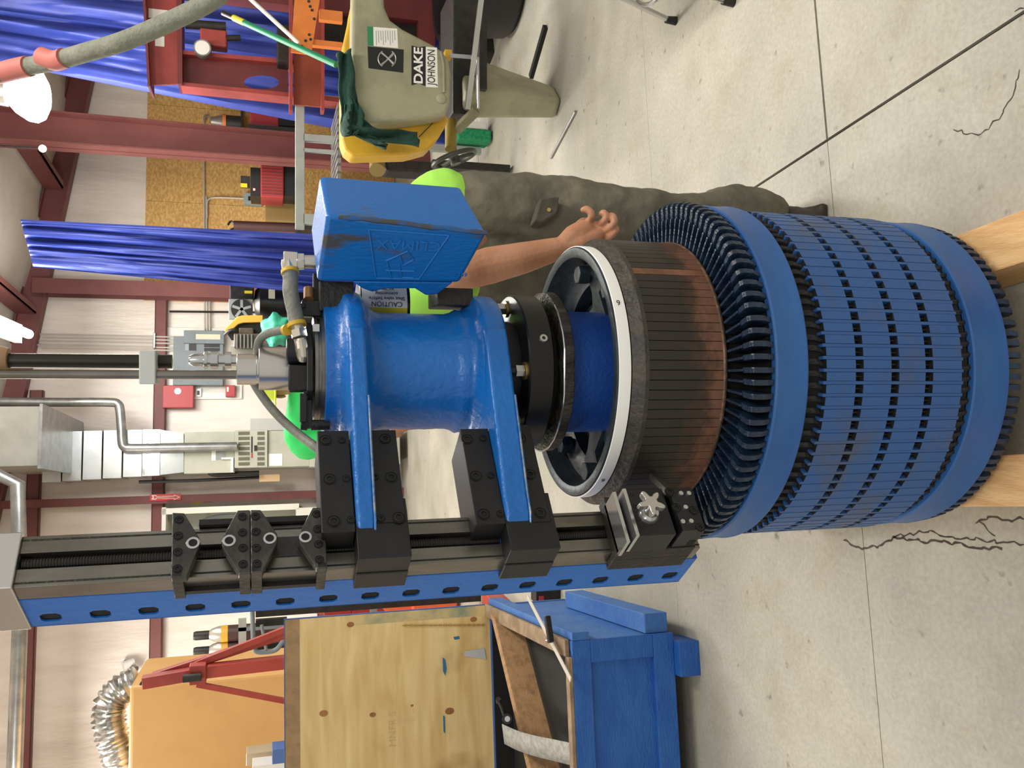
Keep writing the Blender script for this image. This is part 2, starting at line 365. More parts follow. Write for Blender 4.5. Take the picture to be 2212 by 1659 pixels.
# commutator: cap, tape, band, bars, risers
cap = MB().lathe(A0, [(.125, .925), (.150, .925), (.150, .930)], 96); cap.lathe(A0, [(.19, .905), (.19, .935), (.205, .946), (.228, .950), (.234, .962), (.236, z_rim), (.243, z_rim + .003), (.255, z_rim + .002), (.257, z_rim - .003), (.257, z_t0), (.24, z_t0 - .01)], 96)
for k in range(6):
    a = k * math.pi / 3 + .45; d = Vector((math.sin(a), -math.cos(a), 0)); s_ = Vector((-d.y, d.x, 0))
    cap.prism([A0 + d*.12 - s_*.035 + ZZ*.915, A0 + d*.165 - s_*.02 + ZZ*.925, A0 + d*.20 - s_*.045 + ZZ*.925, A0 + d*.20 + s_*.045 + ZZ*.925, A0 + d*.165 + s_*.02 + ZZ*.925, A0 + d*.12 + s_*.035 + ZZ*.915], ZZ * .016)
cap_o = cap.build('commutator_cap', m_cap, arm)
for k in range(8):
    a = k * math.pi / 4 + .1; d = Vector((math.sin(a), -math.cos(a), 0)); c = A0 + d * .207 + ZZ * .944
    MB().cyl(c, c + ZZ * .026, .021, n=6).build('cap_bolt', m_cap, cap_o, smooth=0, bevel=.002)
MB().lathe(A0, [(.06, .82), (.26, .82)], 64).build('cap_floor', m_dark, arm)
tp = MB().lathe(A0, [(.2574, z_t0 - .001), (.2592, z_t0), (.2596, (z_rim + z_t0)/2), (.2592, z_rim - .002), (.2574, z_rim - .001)], 128).build('tape_ring', m_tape, arm)
tp['label'] = 'white tape around the commutator rim'
for (px, py, s_) in ((1330, 654, '6'), (1301, 1037, '6')):
    c = onplane(px, py, A0 - Vector((0, .2592, 0)), Vector((0, 1, 0)));
    best = min((i for i in range(720)), key=lambda i: (ray(px, py).normalized().cross((A0 + Vector((math.sin(i*math.pi/360)*.2598, -math.cos(i*math.pi/360)*.2598, (z_rim+z_t0)/2)) - Vector((0, 0, CAMH))).normalized())).length if math.cos(i*math.pi/360) > -.2 else 9)
    th = best * math.pi / 360; d = Vector((math.sin(th), -math.cos(th), 0)); tr_ = Vector((math.cos(th), math.sin(th), 0))
    text('ink_mark', s_, m_blk, A0 + d * .2600 + ZZ * ((z_rim + z_t0)/2), ZZ, -tr_, .016, tp, .0002)
MB().lathe(A0, [(.25, z_t0 - .004), (.260, z_t0 - .002), (.268, z_t0 - .012), (.2725, z_ct + .012), (.2755, z_ct + .008), (.2755, z_ct), (.25, z_ct - .002)], 128).build('mica_band', m_vring, arm)
def wedge(r0, r1, w, z0, z1, skew=0.0):
    """a radial block centred on -Y, local to the armature root"""
    return [Vector((sx * w * (r / r1) / 2, -r, z - ZB)) for z in (z0, z1) for r in (r0, r1) for sx in (-1, 1)]
BOXF = [(0, 2, 3, 1), (4, 5, 7, 6), (0, 1, 5, 4), (2, 6, 7, 3), (0, 4, 6, 2), (1, 3, 7, 5)]
bar_me = MB().add(wedge(.255, .2745, TP * .2745 - .0013, z_cb, z_ct), BOXF).mesh('commutator_bar', m_cu, smooth=0)
bar2_me = bar_me.copy(); bar2_me.materials.clear(); bar2_me.materials.append(m_cub)
for k in range(N):
    o = inst('commutator_bar', bar2_me if k == 11 else bar_me, arm, rz=(k + .5) * TP)
o['label'] = 'copper commutator bar'
MB().lathe(A0, [(.26, z_cb - .006), (.2755, z_cb - .004), (.2765, z_cb), (.2745, z_cb + .003)], 192).build('commutator_edge', mat('edge_copper', '#4a3a2f', .5, .2, '#7a5a46', 60, .45, .65, coord='pos'), arm)
rs = MB()
rs.add([Vector((sx * .0022, -r, z - ZB)) for z in (z_rc - .05, z_rc + .001) for r in (.268, .325) for sx in (-1, 1)], BOXF)
prof = [(.308, z_rc - .030), (.314, z_rc - .006), (.330, z_rc), (.350, z_rc + .001), (.357, z_rc - .003), (.3595, z_rc - .012), (.358, z_rc - .03), (.3545, z_b1t + .012), (.348, z_b1t - .006), (.32, z_b1t - .006), (.315, z_rc - .03)]
rs.prism([Vector((-.0048, -r, z - ZB)) for r, z in prof], (.0096, 0, 0))
rs_me = rs.mesh('riser', m_lead, smooth=25)
for k in range(N):
    o = inst('riser', rs_me, arm, rz=k * TP + random.uniform(-.003, .003)); 
bv = None
# upper banding, coil ends, core packets, slot wedges, lower banding
def band(z0, z1, r, name):
    return MB().lathe(A0, [(r - .012, z0 - .001), (r - .002, z0), (r + .001, z0 + .003), (r + .0015, z0 + .006), (r, z0 + .010), (r, z1 - .010), (r + .0012, z1 - .004), (r - .001, z1), (r - .012, z1 + .001)], 160).build(name, m_ablue, arm)
band(z_b1b, z_b1t, .3545, 'banding_ring'); band(z_b2b, z_b2t, .344, 'banding_ring')
def knuckle(z0, z1, r, w, up):
    mb = MB(); pts = []
    n = 6
    for i in range(n + 1):
        t = i / n; z = z0 + (z1 - z0) * t; pts.append(Vector((up * .006 * math.sin(t * math.pi * .9), -(r - .004 - .008 * abs(t - .5)), z - ZB)))
    k = 0
    for p in pts:
        mb.v += [p + Vector((-w/2, .012, 0)), p + Vector((w/2, .012, 0)), p + Vector((w/2 * .9, 0, 0)), p + Vector((0, -.003, 0)), p + Vector((-w/2 * .9, 0, 0))]
    for i in range(n):
        for j in range(5): j2 = (j+1) % 5; mb.f.append([i*5+j, i*5+j2, (i+1)*5+j2, (i+1)*5+j])
    mb.f += [[4, 3, 2, 1, 0], [n*5+j for j in range(5)]]; return mb
ku = knuckle(z_ck - .004, z_b1b + .006, .346, .011, 1).mesh('coil_end', m_coild, smooth=50)
kl = knuckle(z_b2t - .004, z_ce + .005, .342, .011, -1).mesh('coil_end', m_coild, smooth=50)
kb = MB(); kb.prism([Vector((-.0055, -r, z - ZB)) for r, z in ((.318, z_b2b + .004), (.318, z_end + .008), (.324, z_end + .001), (.333, z_end), (.340, z_end + .006), (.343, z_b2b - .012), (.341, z_b2b + .004))], (.011, 0, 0)); kb = kb.mesh('coil_end', m_coil, smooth=40)
for k in range(N):
    inst('coil_end', ku, arm, rz=(k + .5) * TP + random.uniform(-.006, .006)); inst('coil_end', kl, arm, rz=(k + .5) * TP + random.uniform(-.006, .006)); inst('coil_end', kb, arm, rz=(k + .5) * TP + random.uniform(-.008, .008))
tw = TP * .349 * .69; ww = TP * .349 - tw - .0013
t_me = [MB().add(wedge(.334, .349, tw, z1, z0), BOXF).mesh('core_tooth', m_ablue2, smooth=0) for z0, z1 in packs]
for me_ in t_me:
    me_.materials.append(m_coild)  # tooth end faces darkened in colour so the vents look black
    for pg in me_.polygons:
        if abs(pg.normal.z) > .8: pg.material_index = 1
w_me = MB().add(wedge(.334, .3484, ww, z_ce - .004, z_ck + .006), BOXF).mesh('slot_wedge', m_ablue2, smooth=0)
back = MB()
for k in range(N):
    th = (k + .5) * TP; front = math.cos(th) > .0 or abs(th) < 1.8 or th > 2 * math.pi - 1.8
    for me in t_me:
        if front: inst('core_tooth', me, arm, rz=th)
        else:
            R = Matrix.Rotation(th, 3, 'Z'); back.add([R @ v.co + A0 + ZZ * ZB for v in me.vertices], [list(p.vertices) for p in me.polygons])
    inst('slot_wedge', w_me, arm, rz=th + TP * .5)
bt = back.build('core_teeth_behind', m_ablue2, arm, smooth=0); bt['kind'] = 'stuff'
# duct spacers are dark steel fingers in the vents
sp = MB()
for (z0, z1), (z2, z3) in zip(packs, packs[1:]):
    for k in range(N):
        th = (k + .5) * TP; d = Vector((math.sin(th), -math.cos(th), 0)); t_ = Vector((d.y, -d.x, 0))
        c = A0 + d * .3375 + ZZ * ((z1 + z2) / 2); sp.fbox(c, t_, d, ZZ, (-.0012, .0012), (-.004, .004), (-(z1 - z2)/2, (z1 - z2)/2))
so = sp.build('duct_spacers', m_gunk, arm, smooth=0); so['kind'] = 'stuff'
hub = MB().lathe(A0, [(.06, .80), (.125, .80), (.125, 1.035), (.118, 1.04), (.06, 1.04)], 64).build('shaft_hub', mat('hub_blue', '#17469a', .5, 0, '#1d4fa2', 8, .4, .7, .2, 120), arm)
# the two timbers
m_wood = mat('raw_timber', '#c79a66', .75, 0, '#e0bb88', 5, .35, .65, .3, 40, stretch=(9, 1.2, 9))
for k, (px, py, w) in enumerate(((2130, 538, .105), (2140, 1040, .105))):
    c = F(px, py, ZB); bx, by = c.dot(BR), c.dot(BD); o = B(bx, by, 0)
    t = MB().fbox((0, 0, 0), BR, BD, ZZ, (-w/2, w/2), (-.62, .62), (0, ZB)).build('support_timber', m_wood, loc=(0, 0, 0), smooth=0, bevel=.004)
    t.location = o + BD * .28; 
    tag(t, 'raw wooden timber under the armature, on the %s side' % ('handwheel saw' if k == 0 else 'blue crate'), 'timber', 'timbers under the armature')
# ------------------------------------------------------------------ portable turning machine clamped on the shaft
BETA = math.radians(39); TR = Vector((math.cos(BETA), math.sin(BETA), 0)); NN = Vector((math.sin(BETA), -math.cos(BETA), 0))
MC = Vector((-.2975, 1.40, 0))
def mf(a, q, z): return MC + TR * a + NN * q + ZZ * z
def mp(ix, iy, q):                                            # (a, z) on the plane q in front of the slide face
    p = onplane(ix, iy, MC + NN * q, NN); return (p - MC).dot(TR), p.z
def ms(ix, iy, a):                                            # (q, z) on the side plane a
    p = onplane(ix, iy, MC + TR * a, TR); return (p - MC).dot(NN), p.z
def mbox(mb, A, Q, Z): return mb.fbox(MC, TR, NN, ZZ, A, Q, Z)
m_cx = mat('machine_blue', '#0a67b8', .38, 0, '#0c5fae', 4, .4, .7, .35, 55, coat=.15)
m_cxw = mat('machine_blue_worn', '#0a67b8', .38, 0, '#4a4a48', 5.5, .57, .66, .2, 55, stretch=(3, 3, 1))
m_worn = mat('worn_edge', '#8b95a0', .4, .5, '#3f6fa5', 40, .4, .6)
mach = thing('turning_machine', 'blue and black portable turning machine bolted upright on the armature shaft', 'machine', (AX, AY, 1.04))
# mounting plate, collar, spindle
pl = []
for i in range(72):
    a = 2*math.pi*i/72; r = .163 + random.uniform(-.0012, .0012)
    x, y = math.sin(a) * r, -math.cos(a) * r; pl.append(Vector((AX + x, AY + max(y, -.1585), 1.040)))
MB().prism(pl, ZZ * .020).build('mounting_plate', mat('torch_cut_steel', '#2b2826', .5, .4, '#57524b', 30, .45, .7, .8, 90, stretch=(1, 1, .25)), mach, smooth=30, bevel=.0015)
eg = MB(); eg.tube([A0 + Vector((math.sin(t), -math.cos(t), 0)) * (.1625 + random.uniform(-.001, .001)) + ZZ * 1.0600 for t in [-2.0 + i * .075 for i in range(40)] if math.cos(t) * .1625 < .158], .0022, 6); eg.build('torn_edge', m_chrome, mach)
MB().lathe(A0, [(.05, 1.055), (.118, 1.055), (.118, 1.082)], 64).build('spacer', m_dark, mach)
m_gloss = mat('gloss_black', '#101010', .34, .1)
col = MB().lathe(A0, [(.05, 1.078), (.152, 1.078), (.155, 1.081), (.155, 1.125), (.152, 1.128), (.05, 1.128)], 96).build('clamp_collar', m_gloss, mach)
p = onplane(1177, 731, A0 + Vector((0.028, -.1525, 0)), Vector((0, 1, 0))); p = Vector((p.x, AY - math.sqrt(.155**2 - (p.x - AX)**2), p.z)); d = (p - A0); d.z = 0; d.normalize()
MB().lathe(p - d*.002, [(.0035, -.002), (.0035, .006), (.0075, .006), (.0085, .003), (.0085, -.002)], 20, axis=d).build('set_screw', m_chrome, col)
MB().lathe(A0, [(.05, 1.128), (.102, 1.128), (.102, 1.170), (.05, 1.170)], 48).build('spindle', m_black, mach)
m_brass = mat('yellow_zinc', '#b59a55', .3, .8)
for (px, py) in ((1122, 801), (1082, 672), (1110, 930)):
    rr = .130; dx = None
    q = onplane(px, py, A0 + ZZ * 1.140, ZZ); d = q - A0; d.z = 0; d = d.normalized() if d.length > 0 else Vector((0, -1, 0))
    if d.y > .2: d = Vector((.85, .1, 0)).normalized()
    c = A0 + d * .128 + ZZ * 1.128
    bo = MB().cyl(c + ZZ * .004, c + ZZ * .021, .0125, n=6).build('hex_bolt', m_chrome, mach, smooth=0, bevel=.001)
    MB().cyl(c, c + ZZ * .004, .017, n=24).build('washer', m_brass, bo)
    MB().cyl(c + ZZ * .021, c + ZZ * .035, .0075, n=12).build('stud', m_black, bo)
# housing casting
hp = [(.09, 1.163), (.134, 1.163), (.145, 1.165), (.150, 1.171), (.1515, 1.184), (.1515, 1.204), (.147, 1.212), (.135, 1.217), (.125, 1.222), (.121, 1.232), (.123, 1.240), (.117, 1.250), (.114, 1.262), (.1135, 1.385), (.116, 1.400), (.124, 1.412), (.128, 1.420), (.140, 1.424), (.148, 1.428), (.1515, 1.435), (.1515, 1.454), (.148, 1.461), (.137, 1.466), (.128, 1.472), (.126, 1.484), (.1265, 1.497), (.09, 1.497)]
hous = MB().lathe(A0, hp, 96).build('housing', m_cx, mach, smooth=50)
for z0, z1, q1 in ((1.430, 1.461, .0), (1.168, 1.212, .0)):
    poly = [(.427, .1), (.402, .1425), (.375, .138), (.09, .064), (.055, .058), (.030, .040), (.024, .015), (.024, -.03), (.05, -.05), (.26, -.105), (.375, -.138), (.427, -.1)]
    ar = MB().prism([mf(a, q, z0) for a, q in poly], ZZ * (z1 - z0)).build('arm', m_cx, mach, smooth=30, bevel=.006, segs=3)
    # paint worn to metal along the lower front edge
    wv = MB(); pts = [mf(a, q + .0004, z0 + .001) for a, q in poly[2:6]]
    wv.tube([pts[0].lerp(pts[1], i/8) for i in range(3, 8)] + pts[1:], .0022, 6); wv.build('worn_edge', m_worn, ar)
# clamp blocks with their screws
def screw(mb_, c, nrm, r, deep=True):
    """socket head screw sunk in a counterbore"""
    mb_.lathe(c, [(r * 1.28, -.0005), (r * 1.28, .0008), (r * 1.16, .0008), (r * 1.08, -.0006), (r, -.0004), (r, .0012), (r * .55, .0014), (r * .48, -.004), (.00001, -.004)], 20, axis=nrm)
m_screw = mat('screw_black', '#2a2a2b', .3, .6)
m_socket = m_dark
def screws(parent, spots, q, r):
    for (ix, iy) in spots:
        a, z = mp(ix, iy, q); mb = MB(); screw(mb, mf(a, q + .0004, z), NN, r); o = mb.build('cap_screw', m_screw, parent)
        MB().cyl(mf(a, q - .001, z), mf(a, q + .0008, z), r * .5, n=6).build('socket', m_dark, o, smooth=0)
QB = .052
blocks = [((.038, .237), (1.463, 1.516), [(703, 951), (712, 1035), (721, 1126)], [(738, 951), (748, 1034), (758, 1123)]),
          ((.052, .237), (1.381, 1.4285), [(832, 948), (845, 1031), (861, 1118)], [(797, 948), (810, 1030), (823, 1120)]),
          ((.040, .237), (1.213, 1.264), [(1009, 949), (1028, 1028), (1045, 1111)], [(1043, 947), (1060, 1027), (1081, 1110)]),
          ((.040, .245), (1.133, 1.166), [(1124, 947), (1145, 1025), (1167, 1108)], [(1137, 1105)])]
for A, Z, big, small in blocks:
    bl = MB(); mbox(bl, A, (-.05, QB), Z); bo = bl.build('clamp_block', m_black, mach, smooth=0, bevel=.0015); screws(bo, big, QB, .0085); screws(bo, small, QB, .0055)
for Z in ((1.377, 1.462), (1.126, 1.213)):
    cb_ = MB(); mbox(cb_, (-.010, .098), (.001, .050), Z); mbox(cb_, (-.012, 0), (-.05, .001), Z); mbox(cb_, (.085, .098), (-.05, .001), Z); cb_.build('carriage', m_black, mach, smooth=0, bevel=.0015)
# slide rail: ground ways, screw channel, blue box beam with slots
ZR0, ZR1 = .833, 1.955
rail = MB(); mbox(rail, (0, .030), (-.0385, 0), (ZR0 + .01, ZR1)); mbox(rail, (.056, .085), (-.0385, 0), (ZR0 + .01, ZR1)); mbox(rail, (.028, .058), (-.0385, -.024), (ZR0 + .01, ZR1))
ro = rail.build('slide_rail', m_steel, mach, smooth=0, bevel=.001)
gr = MB(); mbox(gr, (.0055, .0085), (-.0005, .0004), (ZR0 + .01, ZR1)); mbox(gr, (.0765, .0795), (-.0005, .0004), (ZR0 + .01, ZR1)); gr.build('way_groove', m_gunk, ro, smooth=0)
ch = MB(); mbox(ch, (.0302, .0558), (-.0238, -.0225), (ZR0 + .01, ZR1)); ch.build('channel_floor', m_gunk, ro, smooth=0)
pr = []; zc = ZR0 + .015; k = 0
while zc < ZR1 - .004: pr += [(.0088, zc), (.0098, zc + .0008), (.0098, zc + .0022), (.0088, zc + .003)]; zc += .0042
MB().lathe(mf(.043, -.0115, 0), pr, 14).build('lead_screw', mat('lead_screw_steel', '#3a3734', .3, .7), ro, smooth=20)
beam = MB(); q0, q1 = -.0385, -.136; t = .003
mbox(beam, (0, .085), (q0 - t, q0), (ZR0, ZR1)); mbox(beam, (.080, .085), (q1, q0 - t), (ZR0, ZR1)); mbox(beam, (.0, .079), (q1, q1 + t), (ZR0, ZR1))
hv = [110, 223, 332, 437, 538, 635, 728, 818, 905.5, 990, 1071, 1150, 1228, 1302, 1375, 1447]
zq = -.106; z_first = P(hv[0], 1337, (mf(0, zq, 0)).y).z; z_last = P(hv[-1], 1239, (mf(0, zq, 0)).y).z; pitch = (z_first - z_last) / 15
hw, hh = .0135, .0150
def sidept(q, z, d=0.0): return mf(d, q, z)
edges = [ZR0] + [z_last + pitch * (i + .5) for i in range(15)] + [ZR1]
for i in range(16):
    z0, z1 = edges[i], edges[i+1]; zc = z_last + pitch * i; c = .006
    inner = [(zq - hw, zc - hh + c), (zq - hw + c, zc - hh), (zq + hw - c, zc - hh), (zq + hw, zc - hh + c), (zq + hw, zc + hh - c), (zq + hw - c, zc + hh), (zq - hw + c, zc + hh), (zq - hw, zc + hh - c)]
    outer = [(q1, zc - hh + c), (q1, z0), (q0, z0), (q0, zc - hh + c), (q0, zc + hh - c), (q0, z1), (q1, z1), (q1, zc + hh - c)]
    vs = [sidept(q, z) for q, z in inner] + [sidept(q, z) for q, z in outer] + [sidept(q, z, t) for q, z in inner]
    fs = []
    for j in range(8): j2 = (j+1) % 8; fs.append((j, j2, 8+j2, 8+j)); fs.append((j, 16+j, 16+j2, j2))
    beam.add(vs, fs)
bm_o = beam.build('box_beam', mat('beam_blue', '#1168c0', .4, 0, '#0f5fb4', 3, .4, .7, .15, 60), mach, smooth=0, recalc=False)
MB().fbox(MC, TR, NN, ZZ, (.0036, .078), (q1 + .0035, q0 - .0035), (ZR0 + .001, ZR1)).build('beam_dark_fill', m_dark, bm_o, smooth=0)  # near-black fill added for the shade inside the beam's slots
ec = MB(); mbox(ec, (-.003, .090), (q1 - .002, .006), (ZR1, ZR1 + .075)); ec.build('end_cap', m_alu, mach, smooth=0, bevel=.002)
# index nut plates on the slide
QP = .030
def plate(pix, spots_s, spots_b, br, q=QP):
    o = MB().prism([mf(*mp_(x, y, q)) for x, y in pix], -NN * .016).build('nut_plate', mat('plate_steel', '#3a3936', .36, .45, '#55534e', 12, .45, .7, .2, 80), mach, smooth=0, bevel=.0015)
    screws(o, spots_s, q, .0055)
    for x, y in spots_b:
        a, z = mp(x, y, q); MB().lathe(mf(a, q, z), [(.0102, -.002), (.0102, .0012), (.0092, .0016), (.0066, .0012), (.006, -.004)], 20, axis=NN).build('bushing', m_chrome, o); MB().cyl(mf(a, q - .002, z), mf(a, q + .0004, z), .0062, n=6).build('socket', m_dark, o, smooth=0)
    if br:
        zs = [mp(x, y, q)[1] for x, y in br]; mb = MB(); mbox(mb, (-.012, -.001), (-.045, q), (min(zs), max(zs))); mbox(mb, (.086, .097), (-.045, q - .012), (min(zs), max(zs))); mb.build('bracket', MATS['plate_steel'], o, smooth=0, bevel=.001)
    return o
def mp_(x, y, q): a, z = mp(x, y, q); return a, q, z
plate([(372, 1107), (398, 1108), (431, 1163), (433, 1172), (430, 1181), (403, 1247), (369, 1248)], [(387, 1123), (385, 1158), (384, 1193), (383, 1229)], [(417, 1173)], [(369, 1247), (394, 1247)])
plate([(513, 1102), (540, 1101), (541, 1239), (516, 1240), (481, 1183), (478, 1170), (482, 1158)], [(524, 1117), (524, 1151), (525, 1184), (525, 1219)], [(495, 1168)], [(516, 1239), (540, 1239)])
plate([(541, 1101), (563, 1101), (598, 1152), (600, 1162), (598, 1174), (567, 1236), (542, 1238)], [(552, 1116), (553, 1149), (554, 1184), (555, 1218)], [(583, 1163)], [(542, 1238), (566, 1238)])
plate([(675, 1096), (694, 1096), (703, 1150), (707, 1226), (684, 1227), (648, 1175), (645, 1162), (648, 1148)], [(684, 1111), (686, 1143), (688, 1176), (690, 1209)], [(660, 1160)], [(686, 1226), (706, 1226)])
cv = MB(); zt_, zb_ = mp(395, 1247, 0)[1], mp(700, 1230, 0)[1]
mbox(cv, (-.008, -.0005), (-.040, -.030), (zb_, zt_)); mbox(cv, (.086, .096), (-.04, .010), (zb_ + .02, zt_ - .02)); cv.build('slide_cover', m_black, mach, smooth=0)
zt_, zb_ = mp(600, 1160, 0)[1], mp(655, 1160, 0)[1]; cv = MB(); mbox(cv, (.027, .062), (-.006, .003), (zb_ - .02, zt_ + .01)); cv.build('nut_block', MATS['plate_steel'], mach, smooth=0, bevel=.001)
# tool holder at the lower end
q_t = .085
a1, zt1 = mp(1352, 1058, q_t); a0, _ = mp(1388, 1157, q_t); _, zm = mp(1434, 1056, q_t); al, zl = mp(1473, 1150, q_t); _, zl2 = mp(1523, 1150, q_t)
th = MB(); mbox(th, (a0, a1), (.03, q_t), (zm + .004, zt1)); mbox(th, (a0 + .012, a1), (.03, q_t - .02), (zm - .004, zm + .004)); tho = th.build('tool_block', m_black, mach, smooth=0, bevel=.001)
tl = MB(); mbox(tl, (al, a1 - .004), (.028, q_t + .006), (zl2, zl)); tlo = tl.build('tool_clamp', m_black, mach, smooth=0, bevel=.001)
sq = MB(); qq, zz_ = ms(1492, 1173, al); sq.fbox(mf(al - .0006, qq, zz_), NN, ZZ, TR, (-.009, .009), (-.006, .006), (0, .0012)); sq.build('square_hole', m_dark, tlo, smooth=0)
tb = MB(); mbox(tb, (-.014, .095), (.0, .032), (zl2 - .004, zt1 + .020)); mbox(tb, (-.014, -.0015), (-.036, 0), (zl2 - .004, zt1 + .02)); tb.build('tool_saddle', m_gunk, mach, smooth=0, bevel=.001)
sp_ = MB(); mbox(sp_, (a0 - .004, a1 + .004), (.024, q_t - .012), (zt1 + .014, zt1 + .020)); mbox(sp_, (a0, a1 + .002), (.03, q_t + .001), (zt1, zt1 + .006)); sp_.build('guide_plate', m_chrome, tho, smooth=0)
screws(tlo, [(1446, 1063), (1461, 1097), (1498, 1103), (1512, 1140)], q_t + .006, .007)
for s_ in ((1470, 1067), (1487, 1067), (1480, 1097), (1474, 1128), (1492, 1127)):
    a, z = mp(s_[0], s_[1], q_t + .006); MB().cyl(mf(a, q_t + .004, z), mf(a, q_t + .0095, z), .0042, n=12).build('set_screw', m_chrome, tlo)
for s_ in ((1364, 1069), (1371, 1094), (1380, 1121)):
    a, z = mp(s_[0], s_[1], q_t); MB().cyl(mf(a, q_t - .002, z), mf(a, q_t + .0006, z), .0042, n=16).build('screw_hole', m_dark, tho)
a, z = mp(1401, 1112, q_t); kc = mf(a, q_t, z)
kb_ = MB().lathe(kc, [(.0001, .014), (.014, .013), (.0165, .009), (.0185, .002), (.0185, 0)], 32, axis=NN); kno = kb_.build('star_knob', m_chrome, tho)
star = []
for i in range(60):
    a = 2*math.pi*i/60; r = .0165 + .0085 * max(-.6, math.cos(5 * a)) ; star.append((r * math.cos(a + .5), r * math.sin(a + .5)))
off = mf(0, 0, 0); MB().prism([kc + NN * .024 + TR * (u + .004) + ZZ * (w + .006) for u, w in star], NN * .013).build('knob_head', m_alu, kno, smooth=30, bevel=.0015)
MB().cyl(kc + TR*.004 + ZZ*.006, kc + NN * .026 + TR*.004 + ZZ*.006, .006, n=16).build('knob_stud', m_chrome, kno)
# cutting tool reaching the commutator
tip = A0 + (mf(.02, .02, 0) - A0).normalized() * .276; MB().bar(mf(.075, .06, (zl + zl2)/2 - .0), Vector((tip.x, tip.y, (zl + zl2)/2)), .012, .012).build('cutting_tool', m_steel, mach, smooth=0)
# top of the machine: rings, black head, aluminium rotary union, bars
HX = Vector((AX, AY, 0))
MB().lathe(HX, [(.05, 1.497), (.104, 1.497), (.104, 1.503), (.098, 1.504), (.098, 1.508), (.102, 1.509), (.102, 1.515), (.05, 1.515)], 72).build('bearing_ring', m_steel, mach)
bp_ = []
for i in range(8):
    a = math.pi/8 + i*math.pi/4; bp_.append(HX + Vector((math.cos(a), math.sin(a), 0)) * .097 + ZZ * 1.518)
bk = MB().prism(bp_, ZZ * .012).build('top_plate', m_black, mach, smooth=0, bevel=.002)
hb = MB(); hb.box((AX + .002, AY - .01, 1.545), (.085, .085, .03)); hb.box((.0115, AY - .055, 1.5345), (.0475, .03, .053)); hb.cyl((AX + .035, AY - .055, 1.530), (AX + .035, AY - .055, 1.565), .024, n=24); hb.build('valve_block', m_black, mach, smooth=30, bevel=.002)
lv = MB(); lv.bar(P(664, 838, 1.62), P(667, 925, 1.60), .012, .014); lv.bar(P(655, 850, 1.60), P(655, 912, 1.59), .006, .012); lv.build('stop_lever', m_black, mach, smooth=0, bevel=.001)
st_ = MB(); st_.cyl(P(672, 918, 1.6), P(712, 918, 1.6), .0095, n=16); st_.cyl(P(650, 917, 1.6), P(664, 918, 1.6), .011, n=6); st_.build('stop_stud', m_gunk, mach)
UX = P(590, 795, 1.655); un = MB(); zA, zB_, zC = P(559, 795, 1.655).z, P(622, 795, 1.655).z, P(510, 795, 1.655).z
U0 = Vector((UX.x, 1.70, 0)); 
MB().lathe(U0, [(.01, zB_ - .005), (.0415, zB_ - .005), (.0415, zA - .001), (.0405, zA), (.01, zA)], 64).build('rotary_union', m_alu, mach)
MB().lathe(U0 + Vector((-.002, 0, 0)), [(.02, zA), (.0275, zA), (.0275, zA + .004), (.0293, zA + .005), (.0293, zC - .001), (.0285, zC), (.005, zC)], 48).build('bearing_sleeve', m_alu, mach)
xb = P(300, 809, 1.70).x; xd = P(200, 780, 1.73).x
MB().cyl((xb, 1.70, zC - .01), (xb, 1.70, 2.14), .0083, n=20).build('guide_bar', m_steel, mach)
MB().cyl((xd, 1.73, P(372, 780, 1.73).z), (xd, 1.73, 2.14), .0132, n=20).build('dark_bar', mat('dark_bar', '#3b3833', .32, .7), mach)
bb = MB(); pbox(bb, 300, 336, 757, 830, 1.685, .06); bb.build('bar_clamp', mat('clamp_silver', '#c6c9c6', .5, .2), mach, smooth=0, bevel=.002)
ft = MB(); zt_, zb_ = P(408, 778, 1.72).z, P(512, 778, 1.72).z; X_ = P(460, 778, 1.72).x; H_ = zt_ - zb_
ft.lathe((X_, 1.72, zb_), [(.006, 0), (.011, 0), (.011, H_*.12), (.016, H_*.12), (.016, H_*.25), (.012, H_*.25), (.012, H_*.38), (.017, H_*.4), (.017, H_*.55), (.013, H_*.55), (.013, H_*.62), (.017, H_*.62), (.017, H_*.68), (.012, H_*.7), (.012, H_*.9), (.008, H_), (.003, H_)], 20); ft.build('quick_coupler', m_chrome, mach)
# gear cover with the raised badge
fr_t, lf_t, rt_t, bk_t = Vector((.284, 1.47, 1.503)), Vector((.186, 1.595, 1.512)), Vector((.386, 1.625, 1.505)), Vector((.31, 1.78, 1.513))
fr_b, lf_b, rt_b, bk_b = Vector((.268, 1.475, 1.222)), Vector((.19, 1.60, 1.250)), Vector((.384, 1.63, 1.236)), Vector((.30, 1.78, 1.25))
_pn = (lf_t - fr_t).cross(fr_b - fr_t); lf_b.y -= (lf_b - fr_t).dot(_pn) / _pn.y
gc = MB().add([fr_t, rt_t, bk_t, lf_t, fr_b, rt_b, bk_b, lf_b], [(0, 1, 2, 3), (7, 6, 5, 4), (0, 4, 5, 1), (1, 5, 6, 2), (2, 6, 7, 3), (3, 7, 4, 0)])
gco = gc.build('gear_cover', m_cxw, mach, smooth=30, bevel=.008, segs=3)
we = MB(); we.tube([fr_t.lerp(fr_b, i / 14) + Vector((.0006, .0034, 0)) + Vector((random.uniform(-.001, .001), 0, 0)) for i in range(1, 15)], [.003 + .0025 * abs(math.sin(i * 1.7)) for i in range(14)], 8); we.build('scuffed_edge', mat('scuffed_paint', '#46484a', .5, 0, '#1c5c9c', 30, .42, .62), gco)
